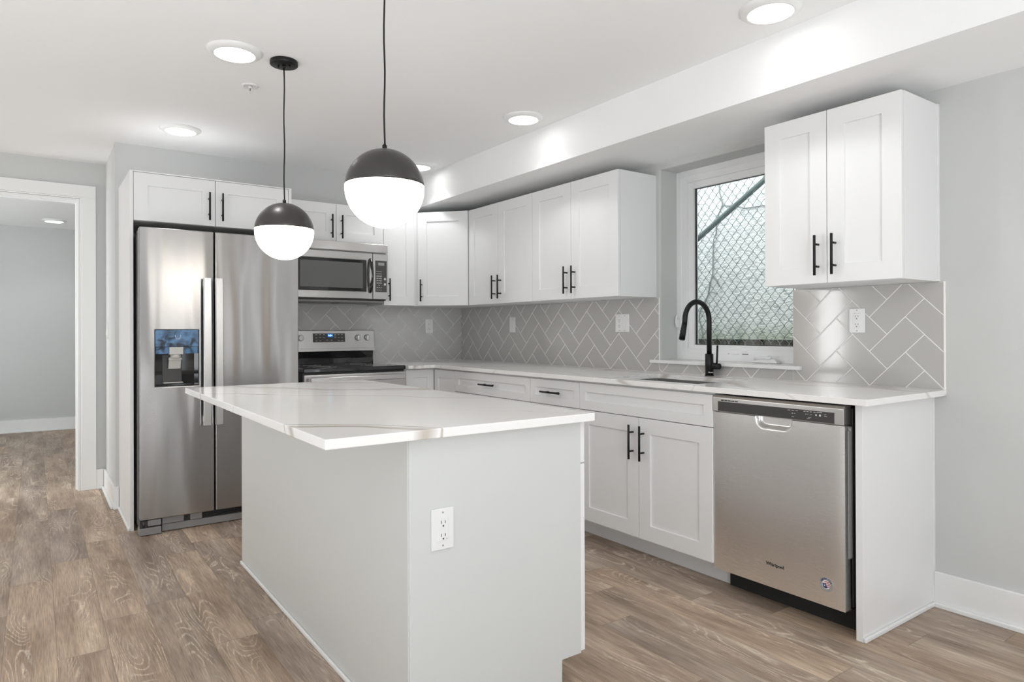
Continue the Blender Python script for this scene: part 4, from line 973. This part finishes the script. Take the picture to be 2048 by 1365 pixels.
# ------------------------------------------------------------------ outlets and switches
def outlet_parts(T, kind, w, h):
    b = MB(); b.box(-w/2, w/2, -0.006, 0, -h/2, h/2, 0.0025, seg=3); part('wall_plate', b, 'plate', T)
    def recept(cx, gfci):
        b = MB(); b.box(cx-0.0168, cx+0.0168, -0.0085, -0.003, -0.0335, 0.0335, 0.0015); r = part('receptacle', b, 'plate', T)
        b = MB()
        for z in (0.020, -0.017):
            b.box(cx-0.0075, cx-0.0055, -0.0088, -0.0083, z-0.0040, z+0.0045); b.box(cx+0.0055, cx+0.0075, -0.0088, -0.0083, z-0.0035, z+0.0040)
            b.cyl((cx, -0.0088, z-0.0105), (cx, -0.0083, z-0.0105), 0.0026, seg=10)
        if gfci: b.cyl((cx+0.0115, -0.0088, -0.028), (cx+0.0115, -0.0083, -0.028), 0.0012, seg=8)
        part('slots', b, 'plastic', r)
        b = MB(); b.box(cx-0.006, cx+0.006, -0.0094, -0.008, -0.0055, 0.0045, 0.0008); part('reset_button', b, 'plate', r)
    def rocker(cx):
        b = MB(); b.box(cx-0.0168, cx+0.0168, -0.0075, -0.003, -0.0335, 0.0335, 0.001)
        b.prism([(-0.0075, 0.030), (-0.0115, -0.029), (-0.005, -0.029), (-0.005, 0.030)], 'x', cx-0.014, cx+0.014, 0.001); part('rocker_switch', b, 'plate', T)
    if kind == 'gfci': recept(0, True)
    elif kind == 'switch': rocker(0)
    elif kind == 'combo': recept(-0.0232, False); rocker(0.0232)
    for cx in ((-0.0232, 0.0232) if kind == 'combo' else (0,)):
        for z in (0.0475, -0.0475): b = MB(); b.cyl((cx, -0.0066, z), (cx, -0.0055, z), 0.0028, seg=10); part('screw', b, 'lcd', T)
def outlet(name, label, cat, kind, loc, rz, w=0.073, h=0.118):
    T = thing(name, label, cat, loc, rz, 'outlets and switches'); outlet_parts(T, kind, w, h); return T
TK = 0.0066
outlet('wall_outlet', 'white receptacle on the tile between range and corner', 'outlet', 'gfci', (-0.3369, -TK, 1.2093), 0, 0.074, 0.12)
outlet('light_switch', 'white single switch plate on the tile near the corner', 'switch', 'switch', (-TK, -0.7909, 1.2154), SINKRZ, 0.076, 0.12)
outlet('wall_outlet', 'white double plate with receptacle and switch on the tile beside the window', 'outlet', 'combo', (-TK, -2.014, 1.215), SINKRZ, 0.124, 0.116)
outlet('wall_outlet', 'white receptacle on the tile under the cabinet past the window', 'outlet', 'gfci', (-TK, -3.5313, 1.2097), SINKRZ, 0.073, 0.113)
outlet('wall_outlet', 'white receptacle on the plain end panel of the island', 'outlet', 'gfci', (-2.1516, BY0, 0.5998), 0, 0.073, 0.119)
T = thing('light_switch', 'white switch plate seen edge-on on the wall beside the doorway', 'switch', (XR, 0.566, 1.177), -PI/2, 'outlets and switches'); outlet_parts(T, 'switch', 0.072, 0.115)

# ------------------------------------------------------------------ ceiling fixtures
def downlight(label, x, y, z=H, first=[None]):
    if first[0] is None:
        T = thing('recessed_light', label, 'ceiling light', (x, y, z), 0, 'recessed ceiling lights')
        b = MB(); b.lathe([(0.118, 0.0), (0.117, -0.006), (0.108, -0.013), (0.092, -0.019), (0.086, -0.019), (0.086, 0.0)], (0, 0, 0), 56); part('trim_ring', b, 'trimw', T)
        b = MB(); b.lathe([(0.0, -0.0185), (0.086, -0.0185), (0.086, -0.016), (0.0, -0.016)], (0, 0, 0), 48, smooth=False); part('diffuser', b, 'disc', T)
        sp_ = bpy.data.lights.new('downlight_lamp', 'SPOT'); sp_.energy = SPOT_POWER; sp_.spot_size = math.radians(118); sp_.spot_blend = 0.55; sp_.shadow_soft_size = 0.07; sp_.color = (0.98, 0.99, 1.0)
        so = bpy.data.objects.new('downlight_lamp', sp_); COL.objects.link(so); so.parent = T; so.location = (0, 0, -0.03)
        first[0] = T
    else:
        T = copy_tree(first[0]); T.location = (x, y, z); T['label'] = label
    return T
downlight('round ceiling light beside the far pendant canopy', -2.3750, -1.9640)
downlight('round ceiling light in front of the refrigerator cabinet', -2.3700, -0.5550)
downlight('round ceiling light by the soffit, midway along it', -0.7560, -1.9530)
downlight('round ceiling light half hidden behind the near pendant globe', -0.7250, -0.5700)
downlight('round ceiling light at the top edge of the view by the soffit', -0.7500, -3.5780)
downlight('small round light on the hall ceiling seen through the doorway', -2.935, 3.86, HH)
for k, (x, y) in enumerate(((-2.375, -4.6), (-0.75, -6.2), (-2.6, -7.4), (-4.8, -2.4), (-4.8, -5.2), (-5.1, -0.5))):  # unseen lights; the last one added to brighten its corner
    downlight('unseen round ceiling light in the living area behind the viewpoint', x, y)

def pendant(label, x, y, zc, r=0.1325):
    T = thing('pendant_light', label, 'pendant light', (x, y, H), 0, 'globe pendants over the island')
    b = MB(); b.lathe([(0, 0), (0.061, 0), (0.0625, -0.002), (0.0625, -0.018), (0.060, -0.0205), (0, -0.0205)], (0, 0, 0), 48)
    b.cyl((0, 0, -0.020), (0, 0, -0.032), 0.008, seg=14)
    for sgn in (-1, 1): b.cyl((sgn*0.026*0.8, sgn*0.026*-0.6, -0.020), (sgn*0.026*0.8, sgn*0.026*-0.6, -0.030), 0.0045, seg=10)
    part('canopy', b, 'black', T)
    zt = zc-H
    b = MB(); n_ = 12
    b.tube([(0.0012*math.sin(i*1.1), 0.0012*math.cos(i*1.3), -0.03+(zt+r+0.01+0.03)*i/n_) for i in range(n_+1)], 0.0032, 8); part('cord', b, 'black', T)
    b = MB(); b.cyl((0, 0, zt+r-0.002), (0, 0, zt+r+0.014), 0.008, seg=16); b.cyl((0, 0, zt+r+0.012), (0, 0, zt+r+0.018), 0.0065, 0.0045, 16); part('cord_grip', b, 'black', T)
    eq = 0.010
    prof = [(r*math.sin(a), r*math.cos(a)) for a in [i/22*(PI/2+0.0) for i in range(23)]]
    prof = [(p, q) for p, q in prof if q > eq]
    b = MB(); b.lathe([(max(p, 0), zt+q) for p, q in prof]+[(math.sqrt(r*r-eq*eq), zt+eq), (math.sqrt(r*r-eq*eq)-0.002, zt+eq), (r*0.5, zt+r*0.7), (0, zt+r*0.9)], (0, 0, 0), 64); part('metal_dome', b, 'dome', T)
    r2 = r-0.0008
    a0 = math.acos(eq/r2); prof = [(r2*math.sin(a0+(PI-a0)*i/30), zt+r2*math.cos(a0+(PI-a0)*i/30)) for i in range(31)]; prof[-1] = (0, zt-r2)
    b = MB(); b.lathe([(0, zt+eq-0.001), (r2*0.999, zt+eq-0.001)]+prof, (0, 0, 0), 64); part('glass_globe', b, 'globe', T)
    return T
pendant('black and white globe pendant farther down the island, its canopy visible', -2.1600, -1.9763, 1.634)
pendant('black and white globe pendant nearest the front, its cord leaving the frame', -2.1466, -3.0444, 1.648)

T = thing('fire_sprinkler', 'small white fire sprinkler head on the ceiling between lights', 'sprinkler', (-2.209, -1.568, H))
b = MB(); b.lathe([(0, 0), (0.042, 0), (0.040, -0.006), (0.026, -0.008), (0.024, -0.003), (0, -0.003)], (0, 0, 0), 32); part('escutcheon', b, 'trimw', T)
b = MB(); b.cyl((0, 0, -0.003), (0, 0, -0.016), 0.009, seg=14); b.tube([(-0.008, 0, -0.014), (-0.012, 0, -0.024), (-0.004, 0, -0.034)], 0.002, 6); b.tube([(0.008, 0, -0.014), (0.012, 0, -0.024), (0.004, 0, -0.034)], 0.002, 6); b.cyl((0, 0, -0.034), (0, 0, -0.037), 0.014, seg=16); part('sprinkler_head', b, 'trimw', T)
b = MB(); b.cyl((0, 0, -0.016), (0, 0, -0.034), 0.0018, seg=8); part('glass_bulb', b, 'plastic', T)
